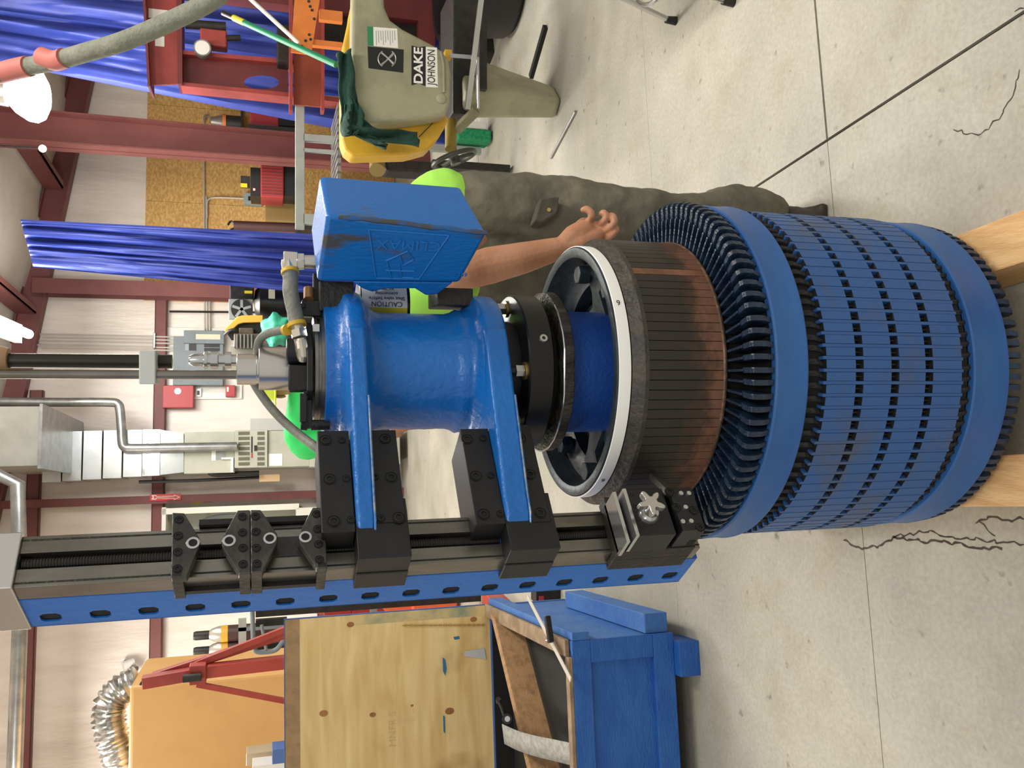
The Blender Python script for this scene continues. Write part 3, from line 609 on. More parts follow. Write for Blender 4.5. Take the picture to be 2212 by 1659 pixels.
# lower wing of the cover and its black brackets
wg = MB(); w0 = lf_t.lerp(lf_b, .02)
def on_left(u, v): return (fr_t.lerp(lf_t, u)).lerp(fr_b.lerp(lf_b, u), v)   # u along the face, v down
wing = [on_left(.99, .24), on_left(1.12, .33), on_left(1.18, .40), on_left(1.12, .48), on_left(1.12, .70), on_left(1.26, .80), on_left(1.24, .88), on_left(.99, .95)]
wg.prism(wing, Vector((.02, .05, 0))); wg.build('cover_wing', m_cx, gco, smooth=30, bevel=.003)
for (x0, x1, y0, y1) in ((690, 764, 608, 672), (945, 1022, 622, 660)):
    b_ = MB(); pbox(b_, x0, x1, y0, y1, 1.64, .10); b_.build('bracket', m_gunk, mach, smooth=0, bevel=.002)
u_dir = (fr_t - lf_t).normalized(); dn = (fr_b - fr_t).normalized(); nl = u_dir.cross(-dn); nl = nl if nl.y < 0 else -nl; nl.normalize()
def lp(ix, iy): return onplane(ix, iy, on_left(.5, .5), (on_left(1, 0) - on_left(0, 0)).cross(on_left(0, 1) - on_left(0, 0)).normalized())
m_badge = mat('badge_blue', '#1a72c0', .35)
fr = MB(); q4 = [(797, 495), (970, 508), (905, 602), (812, 600)]; pts = [lp(*p_) + nl * .0005 for p_ in q4]
for a_, b__ in zip(pts, pts[1:] + pts[:1]): fr.tube([a_, b__], .0016, 6)
lg = [(832, 575), (832, 560), (848, 548), (862, 560), (862, 570), (890, 575), (862, 572), (832, 575)]
fr.tube([lp(*p_) + nl * .0005 for p_ in [(845, 600), (835, 562), (880, 542), (893, 560), (870, 572), (862, 548)]], .002, 6); fr.tube([lp(*p_) + nl * .0005 for p_ in [(832, 583), (895, 585)]], .002, 6); fr.tube([lp(*p_) + nl * .0005 for p_ in [(862, 572), (868, 598), (893, 600)]], .002, 6)
fo = fr.build('badge_frame', m_badge, gco)
cc = lp(883, 528); text('badge_text', 'CLIMAX', m_badge, cc + nl * .0006, (lp(800, 522) - lp(960, 530)), (lp(880, 560) - lp(880, 500)), .032, fo, .0012, sx=1.0)
c3 = lp(995, 593); text('cast_number', '1369', m_badge, c3 + nl * .0006, (lp(1020, 594) - lp(970, 591)), (lp(995, 560) - lp(995, 600)), .013, gco, .0008)
# air motor with caution label
mo = MB(); mx = P(840, 662, 1.80); r_m = .055; zt_, zb_ = P(792, 660, 1.75).z, P(898, 660, 1.75).z; M0 = Vector((mx.x, 1.80, 0))
moo = MB().lathe(M0, [(.01, zb_ + .012), (r_m, zb_ + .012), (r_m, zt_ + .012), (r_m - .004, zt_ + .014), (.01, zt_ + .014)], 48).build('air_motor', m_gloss, mach)
def lab(z0, z1, a0_, a1_, m_, nm, rr): return MB().lathe(M0, [(rr, z0), (rr, z1)], 24, a0_, a1_).build(nm, m_, moo, recalc=False)
zh = zt_ - zb_
lab(zb_ + zh*.18, zt_ + .01, math.radians(190), math.radians(330), m_paper, 'caution_label', r_m + .0006)
lab(zb_ + zh*.18, zt_ + .01, math.radians(190), math.radians(262), mat('label_yellow', '#d8c21c', .5), 'caution_strip', r_m + .001)
for body, py, sz in (('CAUTION', 657, .014), ('Shut valve before', 645, .0105), ('connecting', 634, .0105), ('air line.', 624, .0105)):
    dxp = P(835, py, 1.75).x - M0.x; dy = math.sqrt(max((r_m + .0012)**2 - dxp**2, 1e-6)); nrm = Vector((dxp, -dy, 0)).normalized()
    text('label_text', body, m_blk, Vector((M0.x + dxp, M0.y - dy, (zt_ + zb_)/2 + zh*.1)) + nrm * .0008, ZZ, Vector((-nrm.y, nrm.x, 0)) * -1, sz, moo, .0003)
# hoses and fittings
m_hose = mat('grey_hose', '#7e8077', .6, 0, '#63655e', 18, .4, .7, .3, 90); m_yel = mat('yellow_clip', '#c9a62e', .5); m_fit = mat('nickel_fitting', '#cfcbbd', .25, .85)
fe = MB(); e0 = P(663, 564, 1.66); e1 = P(625, 564, 1.66); e2 = P(628, 583, 1.655)
fe.cyl(P(690, 566, 1.66), P(655, 565, 1.66), .0125, n=20); fe.cyl(P(657, 565, 1.66), P(640, 565, 1.66), .0165, n=6); fe.bar(P(642, 564, 1.66), P(612, 562, 1.66), .030, .030); fe.cyl(P(623, 563, 1.66), P(626, 586, 1.655), .0155, n=6); fe.build('hose_elbow', m_fit, mach, smooth=20, bevel=.001)
hp_ = [P(626, 583, 1.655), P(628, 605, 1.65), P(627, 625, 1.645), P(631, 650, 1.64), P(637, 675, 1.63), P(641, 700, 1.62)]
def smoothpts(pts, n=6):
    out = []
    for i in range(len(pts) - 1):
        p0 = pts[max(i-1, 0)]; p1 = pts[i]; p2 = pts[i+1]; p3 = pts[min(i+2, len(pts)-1)]
        for k in range(n):
            t = k / n; out.append(.5 * ((2*p1) + (p2 - p0)*t + (2*p0 - 5*p1 + 4*p2 - p3)*t*t + (3*p1 - p0 - 3*p2 + p3)*t*t*t))
    return out + [pts[-1]]
ho = MB().tube(smoothpts(hp_), .0142, 16).build('air_hose', m_hose, mach)
MB().cyl(P(626, 584, 1.655), P(627, 591, 1.652), .0165, n=24).build('hose_clip', m_yel, ho); MB().cyl(P(640, 697, 1.62), P(642, 705, 1.618), .0175, n=24).build('hose_clip', m_yel, ho)
fe = MB(); fe.cyl(P(642, 704, 1.618), P(645, 716, 1.615), .0115, n=20); fe.cyl(P(645, 715, 1.615), P(648, 731, 1.61), .0155, n=6); fe.cyl(P(648, 731, 1.61), P(650, 740, 1.61), .012, n=20); fe.tube([P(650, 738, 1.61), P(653, 755, 1.605), P(655, 768, 1.605), P(654, 778, 1.61)], [.0125, .0135, .0125, .009], 16); fe.build('hose_elbow', m_fit, mach, smooth=20)
h2 = MB().tube(smoothpts([P(620, 713, 1.625), P(600, 715, 1.65), P(575, 722, 1.67), P(562, 733, 1.69), P(557, 748, 1.70), P(557, 765, 1.72)]), .0080, 12).build('small_hose', m_hose, mach); MB().cyl(P(622, 712, 1.622), P(617, 713.5, 1.63), .0105, n=20).build('hose_clip', m_yel, h2)
MB().tube(smoothpts([P(548, 826, 1.76), P(560, 846, 1.76), P(585, 880, 1.74), P(615, 912, 1.70), P(650, 942, 1.66), P(690, 972, 1.60), P(700, 985, 1.66)]), .0086, 12).build('exhaust_hose', m_hose, mach)
bt_ = MB(); pbox(bt_, 652, 694, 648, 683, 1.66, .05); pbox(bt_, 676, 700, 590, 690, 1.67, .012); pbox(bt_, 640, 660, 655, 665, 1.655, .02); bt_.build('top_bracket', m_black, mach, smooth=0, bevel=.002)
MB().cyl(P(667, 623, 1.665), P(667, 646, 1.655), .0095, n=16).build('breather', mat('bronze', '#a57b52', .45, .6), mach)
zz0 = MB(); pbox(zz0, 676, 690, 700, 716, 1.60, .03); zz0.build('pointer', m_chrome, mach, smooth=0)
# ------------------------------------------------------------------ blue crate with open plywood lid
m_crb = mat('crate_blue', '#15509f', .6, 0, '#2560a8', 5, .4, .68, .35, 45, stretch=(1, 1, 3))
m_crl = mat('crate_blue_pale', '#3a6aa8', .65, 0, '#2a5ea4', 7, .4, .66, .3, 50)  # paler blue for the right side panel, skid and ledge
m_rawb = mat('bare_rim_wood', '#7b6650', .75, 0, '#9a846a', 12, .4, .65, .3, 60)
def plywood():
    m = bpy.data.materials.new('plywood'); m.use_nodes = True; nt = m.node_tree; b = nt.nodes['Principled BSDF']; tc = nt.nodes.new('ShaderNodeTexCoord')
    mp_n = nt.nodes.new('ShaderNodeMapping'); mp_n.inputs['Scale'].default_value = (1.0, 1, 7.0); nt.links.new(tc.outputs['Object'], mp_n.inputs['Vector'])
    n = nt.nodes.new('ShaderNodeTexNoise'); n.inputs['Scale'].default_value = 2.2; n.inputs['Detail'].default_value = 5; n.inputs['Distortion'].default_value = .6; nt.links.new(mp_n.outputs[0], n.inputs['Vector'])
    r = nt.nodes.new('ShaderNodeValToRGB'); e = r.color_ramp.elements; e[0].position = .3; e[0].color = srgb('#d3b070'); e[1].position = .7; e[1].color = srgb('#ecd498'); nt.links.new(n.outputs['Fac'], r.inputs['Fac'])
    w = nt.nodes.new('ShaderNodeTexNoise'); w.inputs['Scale'].default_value = 3; w.inputs['Detail'].default_value = 4; nt.links.new(tc.outputs['Object'], w.inputs['Vector'])
    r2 = nt.nodes.new('ShaderNodeValToRGB'); f = r2.color_ramp.elements; f[0].position = .58; f[0].color = (1, 1, 1, 1); f[1].position = .8; f[1].color = srgb('#b79f7c'); nt.links.new(w.outputs['Fac'], r2.inputs['Fac'])
    x = nt.nodes.new('ShaderNodeMix'); x.data_type = 'RGBA'; x.blend_type = 'MULTIPLY'; x.inputs[0].default_value = 1; nt.links.new(r.outputs[0], x.inputs[6]); nt.links.new(r2.outputs[0], x.inputs[7]); nt.links.new(x.outputs[2], b.inputs['Base Color'])
    b.inputs['Roughness'].default_value = .45; return m
m_ply = plywood()
c_ = F(1235, 1385, .5); cbx, cby = c_.dot(BR), c_.dot(BD); CO = B(cbx, cby, 0); CW, CD, CZ0, CZ1 = 1.35, 1.27, .085, .50
crate = thing('wooden_crate', 'blue painted wooden crate with its plywood lid standing open', 'crate', CO)
def cbox(mb, X, Y, Z): return mb.fbox(CO, BR, BD, ZZ, X, Y, Z)
def cpart(name, m, X, Y, Z, par=None, bevel=.003):
    mb = MB(); cbox(mb, X, Y, Z); return mb.build(name, m, par or crate, smooth=0, bevel=bevel)
cpart('front_panel', m_crb, (-CW, -.03), (.018, .04), (CZ0, CZ1 - .004)); cpart('rail', m_crb, (-CW, 0), (0, .018), (CZ1 - .075, CZ1)); cpart('rail', m_crb, (-CW, 0), (-.004, .018), (CZ0, CZ0 + .085)); cpart('stile', m_crb, (-.085, 0), (-.002, .018), (CZ0 + .085, CZ1 - .075))
cpart('side_panel', m_crl, (-.04, -.004), (.018, CD), (CZ0, CZ1 - .002)); cpart('side_panel', m_crb, (-CW, -CW + .04), (.018, CD), (CZ0, CZ1)); cpart('back_panel', m_crb, (-CW, 0), (CD - .03, CD), (CZ0, CZ1 - .004))
cpart('bottom', m_dark, (-CW + .04, -.04), (.04, CD - .03), (CZ0, CZ0 + .02)); cpart('interior_dark_fill', m_dark, (-CW + .041, -.041), (.041, CD - .031), (CZ0 + .021, .40))  # near-black fill puts the interior shade into colour and carries the plank
cpart('rim', m_rawb, (-.062, .002), (.03, CD), (CZ1, CZ1 + .018)); cpart('rim', m_rawb, (-CW, -.06), (.0, .04), (CZ1, CZ1 + .016))
cpart('skid', m_crl, (0, .075), (.02, .95), (CZ0 + .01, CZ0 + .105)); cpart('ledge', m_crl, (0, .03), (.0, CD), (CZ1 - .07, CZ1 - .002))
for fx in (-.16, -1.2): cpart('foot', m_crb, (fx, fx + .13), (-.05, .12), (0, CZ0)); cpart('foot', m_crb, (fx, fx + .13), (CD - .15, CD), (0, CZ0))
cpart('interior_dark_sheet', m_dark, (-CW + .041, -.041), (CD - .036, CD - .0305), (.40, CZ1 - .006)); cpart('interior_dark_sheet', m_dark, (-.046, -.0405), (.041, CD - .036), (.40, CZ1 - .006))  # near-black sheets paint the interior shade over the inner faces
lid = cpart('lid', m_ply, (-CW + .02, -.004), (CD + .004, CD + .024), (CZ1 - .03, 1.515)); lid['label'] = 'pale knotty plywood lid standing upright'
def lpx(x, y, off=.0008): return onplane(x, y, CO + BD * (CD + .004 - off), BD)
pe = MB(); cbox(pe, (-.004, -.001), (CD + .002, CD + .026), (CZ1 + .012, 1.516)); cbox(pe, (-CW + .02, -.001), (CD + .002, CD + .026), (1.515, 1.5185)); pe.build('painted_edge', m_crb, lid, smooth=0)
m_band = mat('stained_edge', '#a98a62', .6, 0, '#8d7454', 16, .4, .7)
q = MB(); cbox(q, (-CW + .02, -.004), (CD + .0034, CD + .004), (1.445, 1.515)); q.build('stained_band', m_band, lid, smooth=0)
m_over = mat('paint_overspray', '#8a977c', .5, 0, '#d9be84', 6, .35, .6)
q = MB(); cbox(q, (-.055, -.004), (CD + .0032, CD + .0038), (CZ1 + .012, 1.2)); q.build('overspray', m_over, lid, smooth=0)
m_knot = mat('knot', '#a87444', .6, 0, '#8c5c34', 20, .4, .6)
for (x, y, r) in ((699, 1541, 8), (805, 1544, 6), (971, 1536, 9), (757, 1349, 7), (1023, 1338, 7), (890, 1524, 3)):
    p_ = lpx(x, y); MB().prism([p_ + (BR * math.cos(a) * .7 + ZZ * math.sin(a)) * r * .0026 for a in [i * math.pi / 8 for i in range(16)]], -BD * .0006).build('knot', m_knot, lid, smooth=0)
m_smear = mat('blue_smear', '#2f6f96', .5)
for poly in ([(956, 1420), (962, 1425), (965, 1445), (962, 1460), (957, 1450)], [(979, 1376), (992, 1374), (993, 1380), (982, 1382)], [(957, 1545), (961, 1548), (962, 1585), (958, 1580)]): MB().prism([lpx(*p_) for p_ in poly], -BD * .0006).build('paint_smear', m_smear, lid, smooth=0)
ink = mat('pencil', '#cdb27c', .6); text('pencil_text', 'MNFR S', ink, lpx(848, 1575, .001), BR, ZZ, .05, lid, .0002)
hg = MB().prism([lpx(1002, 1412, .002), lpx(1006, 1406, .002), lpx(1046, 1400, .002), lpx(1050, 1424, .002), lpx(1006, 1418, .002)], -BD * .003).build('strap_hinge', mat('hinge_zinc', '#cfd2d4', .4, .3), lid, smooth=0)
m_gold = mat('brass_chain', '#c8a860', .3, .8); chn = MB()
a_, b_ = lpx(872, 1351, .006), lpx(1044, 1350, .006)
for i in range(34):
    p_ = a_.lerp(b_, i / 33); ax_ = BR if i % 2 else BD
    chn.tube([p_ + (ZZ * math.cos(t * math.pi / 4) * .0085 + ax_ * math.sin(t * math.pi / 4) * .0045) for t in range(9)], .0014, 5, caps=False)
ch_o = chn.build('lid_chain', m_gold, lid)
# loose things on the crate
mb = MB(); e0, e1 = P(1050, 1338, 4.02), P(1130, 1650, 3.45); f0, f1 = P(1104, 1336, 4.0), P(1190, 1650, 3.43); back_ = Vector((.02, .05, .012))
e1 = e0 + (e1 - e0) * 1.25; f1 = f0 + (f1 - f0) * 1.25
f0.z = f1.z = .41; e0.z = e1.z = .535
mb.add([f0, f1, e1, e0, f0 + back_, f1 + back_, e1 + back_, e0 + back_], [(0, 1, 2, 3), (7, 6, 5, 4), (0, 4, 5, 1), (1, 5, 6, 2), (2, 6, 7, 3), (3, 7, 4, 0)])
pk = tag(mb.build('plank', mat('used_plank', '#b08a60', .75, 0, '#8c6b4a', 5, .45, .7, .35, 40, stretch=(1.5, 6, 6)), smooth=0, bevel=.003), 'weathered brown plank lying on edge inside the blue crate', 'plank')
sqr = thing('sliding_bevel', 'steel rule with a black clamp head lying across the crate rim', 'square', F(1190, 1380, .52))
r0, r1 = F(1139, 1288, .545), F(1233, 1468, .53)
MB().bar(r0, r1, .022, .003).build('rule', mat('steel_rule', '#d5d3cb', .4, .4), sqr, smooth=0)
h0, h1 = F(1182, 1331, .55), F(1190, 1388, .55); MB().bar(h0, h1, .024, .022).build('clamp_head', m_blk, sqr, smooth=0, bevel=.003); MB().cyl(F(1190, 1384, .55), F(1180, 1368, .56) + Vector((-.03, 0, .0)), .005, n=10).build('thumb_screw', m_chrome, sqr)
sts = thing('ratchet_strap', 'grey webbing strap with a ratchet buckle hanging over the crate front', 'strap', F(1220, 1620, .52))
m_web = mat('grey_webbing', '#8c8c85', .8, 0, '#a3a29b', 40, .4, .6, .4, 200)
def ribbon(pts, side, w, th):
    mb = MB(); pts = smoothpts(pts, 5)
    mb.grid(lambda u, v: pts[min(int(u * (len(pts) - 1) + .5), len(pts) - 1)] + side * (w * (v - .5)), len(pts) - 1, 2); return mb
rp = [P(1088, 1585, 3.62), P(1120, 1600, 3.5), P(1160, 1612, 3.35), P(1205, 1622, 3.2), P(1245, 1632, 3.075), P(1300, 1650, 3.05), P(1360, 1690, 3.05)]
rb_ = ribbon(rp, Vector((1, .15, .1)).normalized(), .085, .003).build('webbing', m_web, sts, smooth=60, recalc=False); sl = rb_.modifiers.new('solid', 'SOLIDIFY'); sl.thickness = .003
bk_ = MB(); bk_.tube([P(1078, 1512, 3.64), P(1086, 1530, 3.64), P(1094, 1556, 3.64)], .011, 10); bk_.cyl(P(1095, 1553, 3.60), P(1095, 1553, 3.68), .022, n=20); bk_.cyl(P(1076, 1510, 3.62), P(1076, 1516, 3.70), .010, n=12); bk_.build('ratchet_buckle', m_gunk, sts); MB().cyl(P(1096, 1553, 3.597), P(1096, 1553, 3.60), .012, n=16).build('pawl_nut', m_chrome, sts)
cl = MB(); A_ = P(1262, 1665, 3.03); 
cl.grid(lambda u, v: P(1265 + 135 * u, 1628 + 60 * v + 10 * math.sin(u * 7), 3.045 - .02 * math.sin(u * 9 + v * 3) - .03 * v), 14, 8)
rg = tag(cl.build('white_rag', mat('rag', '#c9c7c0', .85), smooth=60, recalc=False), 'crumpled white rag hanging on the crate front', 'rag'); sl = rg.modifiers.new('solid', 'SOLIDIFY'); sl.thickness = .004
tag(MB().add([P(1268, 1640, 3.0), P(1285, 1636, 3.0), P(1302, 1662, 3.0), P(1270, 1672, 3.0), P(1268, 1640, 3.012), P(1285, 1636, 3.012), P(1302, 1662, 3.012), P(1270, 1672, 3.012)], [(0, 1, 2, 3), (7, 6, 5, 4), (0, 4, 5, 1), (1, 5, 6, 2), (2, 6, 7, 3), (3, 7, 4, 0)]).build('red_tag', mat('red_cloth', '#c2402f', .7), smooth=0), 'small red cloth tag beside the white rag on the crate', 'tag')
# ------------------------------------------------------------------ band saw
m_sawg = mat('saw_grey_green', '#98977c', .5, 0, '#7c7a63', 4, .42, .7, .25, 35); m_sawy = mat('saw_yellow', '#dcae32', .42, 0, '#c79a2a', 4, .4, .7)
saw = thing('band_saw', 'grey green and yellow band saw on a tapered pedestal', 'saw', F(1212, 222))
def poly(pix, Y): return [P(x, y, Y) for x, y in pix]
YS = 4.25
MB().prism(poly([(762, -60), (826, -60), (831, 15), (843, 42), (870, 62), (930, 93), (957, 110), (971, 132), (975, 160), (972, 225), (964, 246), (930, 254), (880, 261), (805, 266), (785, 262), (768, 245), (762, 200), (759, 100)], YS), Vector((0, .13, 0))).build('wheel_housing', m_sawg, saw, smooth=30, bevel=.018, segs=4)
yg = MB().prism(poly([(755, 30), (741, 95), (738, 200), (738, 302), (746, 324), (762, 337), (880, 334), (925, 322), (948, 298), (968, 262), (950, 200), (800, 60), (768, 5), (757, 15)], YS + .14), Vector((0, .16, 0))).build('wheel_guard', m_sawy, saw, smooth=30, bevel=.012, segs=3)
e_ = poly([(738, 302), (746, 326), (762, 340), (880, 337), (927, 325)], YS + .31); MB().tube(smoothpts(e_, 4), .008, 6).build('guard_seam', m_blk, saw)
MB().bar(P(905, 296, YS + .125), P(938, 262, YS + .125), .006, .004).build('guard_groove', m_blk, saw, smooth=0)
gb = MB(); gb.tube([P(952, 112, YS - .005), P(958, 140, YS - .005), P(959, 200, YS - .005)], .007, 8); gb.build('housing_rib', m_sawg, saw); MB().sphere(P(953, 213, YS), .028, (1, .5, 1)).build('boss', m_sawg, saw)
NY = Vector((0, -1, 0)); XX = Vector((1, 0, 0)); yl = YS - .0015
pt = MB().prism(poly([(889, 98), (904, 102), (919, 100), (919, 186), (904, 180), (889, 184)], yl), Vector((0, .002, 0))).build('nameplate', m_blk, saw, smooth=0); text('nameplate_text', 'DAKE', m_paper, P(904.5, 142, yl - .001), XX, ZZ, .062, pt, .0006, bold=.0016, sx=1.15)
pt = MB().prism(poly([(920, 101), (944, 103), (946, 189), (920, 188)], yl), Vector((0, .002, 0))).build('nameplate', m_paper, saw, smooth=0); text('nameplate_text', 'JOHNSON', m_blk, P(932.5, 145, yl - .001), XX, ZZ, .055, pt, .0006, sx=.70)
pt = MB().prism(poly([(793, 57), (858, 62), (860, 104), (794, 98)], yl), Vector((0, .002, 0))).build('notice_label', m_paper, saw, smooth=0); MB().prism(poly([(793, 57), (806, 58), (807, 99), (794, 98)], yl - .001), Vector((0, .001, 0))).build('notice_header', mat('label_green', '#2f7d55', .5), pt, smooth=0)
ln = MB()
for i in range(9): ln.bar(P(812 + i * 5, 66, yl - .0006), P(813 + i * 5, 97 - (i % 3) * 5, yl - .0006), .0016, .003, up=NY)
ln.build('notice_lines', mat('grey_ink', '#8b8f88', .6), pt, smooth=0)
pt = MB().prism(poly([(794, 100), (872, 107), (871, 157), (796, 147)], yl), Vector((0, .002, 0))).build('logo_plate', m_blk, saw, smooth=0); m_lg = mat('plate_silver', '#a6a8a4', .4, .5)
lo = MB()
for s_ in (-1, 1): lo.tube([P(824, 127 + s_ * 13, yl - .001), P(834, 127 + s_ * 5, yl - .001), P(850, 127 - s_ * 11, yl - .001)], [.006, .004, .007], 8)
for s_ in (-1, 1): lo.tube([P(836 + s_ * 19 * math.cos(t), 127 + 19 * math.sin(t), yl - .001) for t in [(-1 + i / 6) * 1.0 for i in range(13)]], .003, 6)
lo.build('logo_emblem', m_lg, pt)
tv, lv_, fv, rv_ = [P(985, 108, 4.78), P(1005, 192, 4.42), P(996, 258, 4.6), P(985, 190, 4.95)], None, None, None
bv_ = [F(1200, 187), F(1214, 214), F(1203, 257), F(1165, 215)]
pd = MB().add(bv_ + tv, [(0, 1, 5, 4), (1, 2, 6, 5), (2, 3, 7, 6), (3, 0, 4, 7), (0, 3, 2, 1), (4, 5, 6, 7)]).build('pedestal', m_sawg, saw, smooth=30, bevel=.03, segs=4)
bd = MB(); pbox(bd, 978, 1030, -30, 246, 4.55, .35); bd.build('saw_bed', m_gunk, saw, smooth=0, bevel=.01)
sl_ = MB(); sl_.bar(P(1044, -40, 4.2), P(1010, 236, 4.4), .012, .028); sl_.build('feed_rail', m_chrome, saw, smooth=0); MB().cyl(P(1031, 124, 4.35), P(1033, 234, 4.38), .010, n=12).build('pull_rod', m_chrome, saw)
bb_ = MB(); pbox(bb_, 1036, 1052, 30, 192, 4.42, .05); bb_.build('vise_bar', m_gunk, saw, smooth=0)
MB().bar(P(972, 120, 4.4), P(1022, 124, 4.38), .020, .012).build('blade_guide', m_galv, saw, smooth=0); yb_ = MB(); pbox(yb_, 962, 976, 107, 124, 4.4, .05); yb_.build('guide_clamp', m_sawy, saw, smooth=0)
MB().bar(P(1030, 238, 4.5), P(985, 282, 4.6), .035, .05).build('swing_bracket', m_sawg, saw, smooth=0, bevel=.005)
MB().cyl(P(974, 262, 4.62), P(974, 322, 4.55), .032, n=20).build('wheel_shaft', mat('olive_paint', '#8d7d34', .5), saw); 
hc = P(981, 343, 4.52); hn = Vector((.93, .05, .33)).normalized(); hu, hw_ = bas(hn); R_ = .118; hwl = MB()
hwl.tube([hc + (hu * math.cos(t) + hw_ * math.sin(t)) * R_ for t in [i * math.pi / 18 for i in range(37)]], .013, 10, caps=False)
for k in range(3): t = k * 2.094 + .5; hwl.tube([hc, hc + (hu * math.cos(t) + hw_ * math.sin(t)) * R_], .011, 8)
hwl.cyl(hc - hn * .03, hc + hn * .03, .028, n=16); hwl.build('handwheel', mat('cast_grey', '#3d3f3b', .45, .3), saw)
# green cloth over the saw
m_clo = mat('dark_green_cloth', '#16392f', .85, 0, '#1e4a3d', 12, .4, .65, .5, 60)
def cloth(mb, ca, cb, n=5):
    ca = smoothpts(ca, 4); cb = smoothpts(cb, 4); m_ = min(len(ca), len(cb)) - 1
    def fn(u, v):
        i = int(u * m_ + .5); p_ = ca[i].lerp(cb[i], v); return p_ + Vector((0, -.02 * math.sin(v * math.pi * 2.3 + i * .5) - .012 * math.sin(v * 9 + i), .004 * math.sin(i * 1.3)))
    mb.grid(fn, m_, 10)
cl = MB(); Yc = YS - .03
cloth(cl, poly([(728, 118), (730, 170), (735, 230), (741, 292), (752, 296), (762, 290)], Yc), poly([(758, 108), (764, 160), (770, 205), (780, 236), (786, 262), (770, 290)], Yc))
cloth(cl, poly([(764, 205), (772, 240), (790, 262), (830, 278), (870, 284), (903, 286)], Yc), poly([(744, 230), (748, 275), (770, 290), (815, 306), (862, 312), (908, 316)], Yc))
cloth(cl, poly([(760, 275), (785, 286), (815, 300), (838, 312)], Yc + .01), poly([(752, 285), (775, 300), (805, 308), (834, 322)], Yc + .01))
cr = tag(cl.build('green_rag', m_clo, smooth=70, recalc=False), 'dark green cloth draped over the yellow saw guard', 'cloth'); s__ = cr.modifiers.new('solid', 'SOLIDIFY'); s__.thickness = .006
bvs = thing('bench_grinder', 'dark bench grinder with a brass flange beyond the saw wheel', 'grinder', (P(900, 372, 5.6).x, 5.6, 0)); mb = MB(); pbox(mb, 832, 935, 345, 372, 5.5, .2); mb.build('motor', m_gunk, bvs, smooth=0, bevel=.02); MB().cyl(P(815, 368, 5.45), P(815, 352, 5.5), .05, n=24).build('flange', mat('dull_brass', '#9a865a', .4, .6), bvs); MB().cyl(P(818, 352, 5.5), P(818, 342, 5.52), .035, n=20).build('hub', MATS['dull_brass'], bvs); mb = MB(); pbox(mb, 935, 1102, 350, 366, 5.55, .1); mb.build('stand', m_gunk, bvs, smooth=0)
# ------------------------------------------------------------------ floor things by the saw
tag(MB().cyl(F(1190, 341, .008), F(1243, 241, .008), .008, n=10).build('steel_rod', m_galv), 'thin steel rod lying on the floor by the saw pedestal', 'rod')
tag(MB().bar(F(1147, 166, .012), F(1178, 58, .012), .04, .024).build('floor_dark_strip', m_dark, smooth=0), 'flat dark strip standing for a shadowed slot in the floor behind the saw pedestal', 'bar')  # dark strip put in for a shadowed slot in the floor
br = thing('scrub_brush', 'green bristled brush with a white back standing by the saw pedestal', 'brush', F(1062, 290))
p_ = MB(); pbox(p_, 1000, 1052, 262, 278, 6.1, .16); p_.build('back', m_paper, br, smooth=0, bevel=.01); p_ = MB(); pbox(p_, 990, 1062, 277, 303, 6.08, .2); p_.build('bristles', mat('green_bristle', '#1f9a66', .8, 0, '#167a50', 60, .4, .6, .5, 150), br, smooth=0, bevel=.012)
tb_ = thing('black_tub', 'big black tub on the floor at the edge of the picture', 'tub', F(1140, 10) + Vector((.3, .3, 0)))
MB().lathe(tb_.location, [(.02, 0), (.34, 0), (.38, .05), (.42, .46), (.44, .48), (.40, .48), (.36, .06), (.02, .05)], 40).build('tub_wall', m_blk, tb_); 
mb = MB(); mb.box(F(1075, 95) + Vector((.15, .35, .16)), (.5, .4, .32), .3); kb2 = tag(mb.build('steel_bin', mat('bin_steel', '#2d2b27', .6, .3, '#413d36', 8, .4, .7), smooth=0, bevel=.01), 'dark grimy steel bin behind the saw pedestal', 'bin')
# chrome stool
stl = thing('chrome_stool', 'chrome stool with black rubber feet at the top right edge', 'stool', (1.66, 2.87, 0)); feet = [Vector((1.476, 3.163, 0)), Vector((1.36, 2.715, 0)), Vector((1.94, 3.04, 0)), Vector((1.83, 2.59, 0))]; tops = [f_.lerp(Vector((1.65, 2.88, 0)), .5) + ZZ * .62 for f_ in feet]
for f_, t_ in zip(feet, tops):
    lg_ = MB().tube([f_ + ZZ * .03, f_.lerp(t_, .5), t_], .011, 10).build('leg', m_chrome, stl); MB().cyl(f_, f_ + ZZ * .045, .018, .014, n=14).build('rubber_foot', m_blk, lg_)
c0 = Vector((1.65, 2.88, .22)); MB().tube([c0 + Vector((math.cos(t), math.sin(t), 0)) * .235 for t in [i * math.pi / 16 for i in range(33)]], .009, 8, caps=False).build('foot_ring', m_chrome, stl)
MB().lathe((1.65, 2.88, .62), [(.01, 0), (.17, 0), (.185, .02), (.18, .05), (.01, .06)], 32).build('seat', m_blk, stl)
# ------------------------------------------------------------------ red shop press
m_pr = mat('press_red', '#9b3f3a', .5, 0, '#7c2f2d', 4, .4, .72); m_prd = mat('press_red_dark', '#6b2b2a', .55, 0, '#5a2424', 5, .4, .7)
prs = thing('shop_press', 'red H frame shop press in front of the blue tarp', 'press', (P(700, 150, 6.1).x, 6.1, 0)); YP = 6.0
MB().prism(poly([(305, -60), (312, 60), (319, 184), (386, 181), (382, -60)], YP), Vector((0, .02, 0))).build('crown_plate', m_pr, prs, smooth=0); MB().prism(poly([(305, -60), (319, 186), (324, 186), (311, -60)], YP - .07), Vector((0, .25, 0))).build('crown_flange', m_prd, prs, smooth=0); MB().prism(poly([(380, -60), (384, 181), (394, 181), (392, -60)], YP - .02), Vector((0, .2, 0))).build('crown_flange', m_prd, prs, smooth=0)
q4 = [(390, 118), (622, 140), (622, 204), (390, 180)]; hc_, n_ = (565, 178), 24
